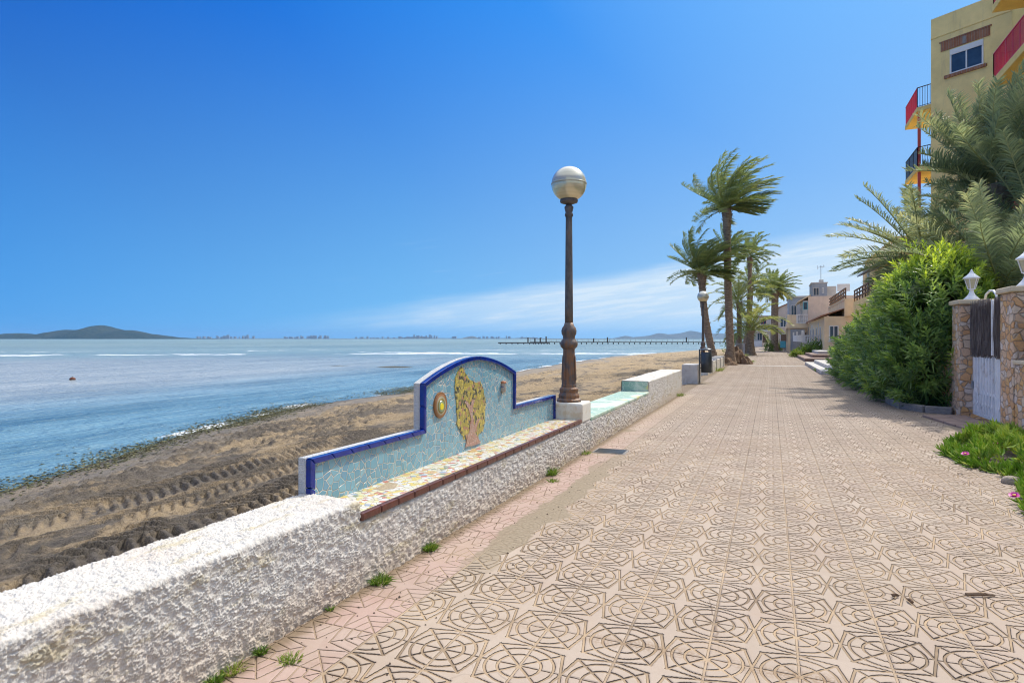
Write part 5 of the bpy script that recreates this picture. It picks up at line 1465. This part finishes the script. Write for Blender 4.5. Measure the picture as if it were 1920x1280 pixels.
# ------------------------------------------------------------------ far shore
def ridge(name, prof, depth, thick, mat, label_kind='structure', ext=1.0, nx=220, ny=26, rough=.25):
    px = np.array([p[0] for p in prof], float); py = np.array([p[1] for p in prof], float)
    X = np.linspace(px[0], px[-1], nx); H = np.maximum(np.interp(X, px, (635.6 - py)) / FPX * depth, .3)
    V = np.linspace(-1, 1, ny)
    XX, VV = np.meshgrid(X, V, indexing='ij'); H = H * (1 + .05 * (fbm(X * .35, X * 0 + 3.3, 9, 3) - .5)); HH = np.interp(XX, X, H)
    f = fbm(XX * .08, VV * 3, 7, 4) - .5
    Z_ = SEA - 2 + (HH + 2) * np.clip(1 - np.abs(VV) ** 1.6, 0, 1) * (1 + rough * f * np.abs(VV) * 2)
    dd = depth + VV * thick
    xc = (XX - 960) / FPX * depth
    o = link(name, gridmesh(name, np.stack([xc * CS - dd * SN, xc * SN + dd * CS, Z_], -1)), mat, smooth=True)
    return tag(o, kind='structure')
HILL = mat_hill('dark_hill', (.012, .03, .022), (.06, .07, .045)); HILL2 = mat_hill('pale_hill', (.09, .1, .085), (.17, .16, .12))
c7 = lambda L: [(a / 3.2, 580 + b / 3.2) for a, b in L]
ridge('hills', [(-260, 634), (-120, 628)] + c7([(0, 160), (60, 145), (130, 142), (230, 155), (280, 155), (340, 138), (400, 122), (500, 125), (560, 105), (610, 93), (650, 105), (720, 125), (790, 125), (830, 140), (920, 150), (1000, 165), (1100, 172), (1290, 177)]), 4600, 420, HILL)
c6 = lambda L: [(1000 + a / 5.333, 560 + b / 5.333) for a, b in L]
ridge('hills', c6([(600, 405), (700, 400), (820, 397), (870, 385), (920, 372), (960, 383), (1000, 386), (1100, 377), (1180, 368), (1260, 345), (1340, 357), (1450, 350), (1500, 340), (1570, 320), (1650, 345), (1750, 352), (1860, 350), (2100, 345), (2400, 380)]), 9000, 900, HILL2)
c8 = lambda L: [(540 + a / 3.2, 560 + b / 3.2) for a, b in L]
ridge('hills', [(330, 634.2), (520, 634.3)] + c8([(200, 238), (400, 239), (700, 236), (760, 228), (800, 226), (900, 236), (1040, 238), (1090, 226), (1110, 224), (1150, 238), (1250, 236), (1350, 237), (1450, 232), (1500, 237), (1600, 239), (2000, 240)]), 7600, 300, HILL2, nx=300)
tw = []
rs = random.Random(12)
def towers(px0, px1, n, hmin, hmax):
    for k in range(n): tw.append((px0 + (px1 - px0) * (k + rs.uniform(.1, .9)) / n, rs.uniform(2.0, 5.2), rs.uniform(hmin, hmax)))
towers(368, 400, 5, 3, 6); towers(402, 420, 3, 4, 7); towers(420, 476, 9, 4, 8); towers(533, 556, 5, 3, 5); towers(556, 584, 5, 4, 7); towers(580, 617, 9, 4, 7)
towers(665, 690, 4, 3, 6); towers(690, 740, 6, 2, 4); towers(747, 770, 5, 3, 5); towers(770, 822, 11, 4, 8); towers(845, 856, 3, 3, 7); towers(870, 905, 3, 2, 4); towers(905, 940, 6, 3, 6); towers(948, 958, 2, 4, 6); towers(975, 1020, 5, 2, 4)
proto = {}
for i, (px, w_, h_) in enumerate(tw):
    d_ = 7400.0; x_, y_ = far(px, d_); W = w_ / FPX * d_; H = h_ / FPX * d_
    key = i % 3
    if key not in proto:
        g = MB(); g.box(-.5, .5, -.5, .5, 0, [.88, 1, .94][key])
        if key == 0: g.box(-.2, .3, -.3, .3, .881, 1)
        if key == 2: g.box(-.5, 0, -.45, .45, .941, 1)
        o = g.build('apartment_tower', M['tower']); proto[key] = o
    else:
        o = proto[key].copy(); C.objects.link(o)
    o.location = (x_, y_, -1); o.scale = (W, W * .8, H + 1); o.rotation_euler = (0, 0, YAW + rs.uniform(-.3, .3))
    tag(o, 'tiny hazy apartment tower on the skyline of the far shore', 'tower', 'apartment towers on the far shore')

SUN_E, SKY_STR, SKY_GAMMA, SKY_SAT, SKY_VAL, EXPO = 2.05, .15, 1.0, .28, 1.75, .92
CLOUD_COL = (.72, .86, .98)
HAZE, HAZE_COL = 5.5e-5, (.32, .62, 1)
DENOISE = True

# ------------------------------------------------------------------ camera, sun, sky
SUN_AZ, SUN_EL = R(25), R(50)
cam = bpy.data.objects.new('camera', bpy.data.cameras.new('camera'))
C.objects.link(cam); bpy.context.scene.camera = cam
cam.location = (0, 0, EYE); cam.rotation_euler = (R(90), 0, YAW)
cam.data.sensor_width = 36; cam.data.lens = FPX / 1920 * 36
cam.data.shift_y = -5 / 1920
cam.data.clip_start = .05; cam.data.clip_end = 60000

sv = Vector((math.sin(SUN_AZ) * math.cos(SUN_EL), math.cos(SUN_AZ) * math.cos(SUN_EL), math.sin(SUN_EL)))
sl = bpy.data.lights.new('sun', 'SUN'); sl.energy = SUN_E; sl.angle = R(.5); sl.color = (1, .94, .84)
so = bpy.data.objects.new('sun', sl); C.objects.link(so)
so.rotation_euler = sv.to_track_quat('Z', 'Y').to_euler(); so.location = (20, 40, 60)

w = bpy.data.worlds.new('World'); bpy.context.scene.world = w; w.use_nodes = True
m = Mat('', w.node_tree)
sky = m.n('TexSky', {'sky_type': 'NISHITA', 'sun_disc': False, 'sun_elevation': SUN_EL, 'sun_rotation': SUN_AZ, 'altitude': 0.0, 'air_density': 1.0, 'dust_density': .6, 'ozone_density': 2.2})
sc = S(m, sky.outputs[0])
D = S(m, m.n('TexCoord').outputs['Generated'])
dx, dy, dz = m.xyz(D)
az = m.math('ARCTAN2', dx, dy) * 57.2958
el = m.math('ARCSINE', dz) * 57.2958
cg = S(m, m.n('VectorMath', {'operation': 'DOT_PRODUCT'}, {0: D, 1: tuple(sv)}).outputs['Value'])
# clear spring sky: deep blue away from the sun, paler towards it and the sea horizon
k_ = 1 / SKY_STR / 2 ** EXPO
clear = m.ramp(cg, [(.3, (.0003, .085, .53)), (.55, (.002, .15, .70)), (.76, (.03, .275, .89)), (.88, (.15, .46, 1.0)), (1.0, (.5, .74, 1.0))])
hz = m.ramp(m.lin(az, -75, 30), [(0, (.045, .33, .84)), (.4, (.20, .56, .96)), (.75, (.43, .73, 1.0)), (1, (.6, .83, 1.0))])
hf = m.math('POWER', m.lin(el, 31, 0, 0, 1), 1.25)
graded = S(m, m.n('VectorMath', {'operation': 'SCALE'}, {0: m.mix(hf, clear, hz), 'Scale': k_}).outputs[0])
sc = m.mix(m.step(el, 54, 31), m.hsv(sc, .5, SKY_SAT, SKY_VAL), graded)
q = m.comb(az * .035, (el - az * .12) * .42, 0.0)
n1 = m.noise(q, 1.6, 6, .6, .6); n2 = m.noise(m.vmul(q, (3, 2.5, 1)), 1.7, 6, .62)
edge = (el - (2.0 + (az + 39.8) * .15)) + (n1 - .5) * 2.2
veil = m.step(edge, .6, -1.4) * m.step(az, -56, -16)
streak = m.step(n2 * .6 + n1 * .4, .44, .66)
cl = veil * (streak * .6 + .72) * m.step(el, .2, 3.5, .45, 1.0) + m.step(n1 * .55 + n2 * .45, .56, .72) * m.step(el, 11, 5) * m.step(az, -45, -25) * .3
cl = (cl * m.step(el, -.5, 1.5)).clamp()
lum = S(m, m.n('RGBToBW', None, {0: sc}).outputs[0])
col = m.mix(cl * .95, sc, tuple(c * k_ for c in CLOUD_COL))
bg = m.n('Background', None, {0: col, 1: SKY_STR})
o = m.n('OutputWorld'); m.t.links.new(bg.outputs[0], o.inputs[0])

scn = bpy.context.scene
scn.view_settings.view_transform = 'Standard'; scn.view_settings.look = 'None'
scn.view_settings.exposure = EXPO; scn.view_settings.gamma = 1
scn.cycles.use_denoising = DENOISE; scn.cycles.pixel_filter_type = 'BLACKMAN_HARRIS'; scn.cycles.filter_width = 1.1
scn.cycles.denoiser = 'OPENIMAGEDENOISE'; scn.cycles.denoising_prefilter = 'ACCURATE'; scn.cycles.denoising_input_passes = 'RGB_ALBEDO_NORMAL'
scn.cycles.max_bounces = 6; scn.cycles.diffuse_bounces = 3; scn.cycles.glossy_bounces = 3; scn.cycles.transmission_bounces = 4
scn.cycles.transparent_max_bounces = 8; scn.cycles.volume_bounces = 0
scn.cycles.sample_clamp_direct = 5.0; scn.cycles.sample_clamp_indirect = 4.0
scn.cycles.caustics_reflective = False; scn.cycles.caustics_refractive = False

# ------------------------------------------------------------------ the air over the lagoon
if HAZE > 0:
    hm = bpy.data.materials.new('haze'); hm.use_nodes = True; nt = hm.node_tree; nt.nodes.clear()
    pv = nt.nodes.new('ShaderNodeVolumePrincipled'); pv.inputs['Color'].default_value = (*HAZE_COL, 1); pv.inputs['Density'].default_value = HAZE
    pv.inputs['Anisotropy'].default_value = .2
    oo = nt.nodes.new('ShaderNodeOutputMaterial'); nt.links.new(pv.outputs[0], oo.inputs['Volume'])
    g = MB(); g.box(-14000, 14000, -14000, 14000, -60, 160)
    o = g.build('haze', hm); o['kind'] = 'stuff'
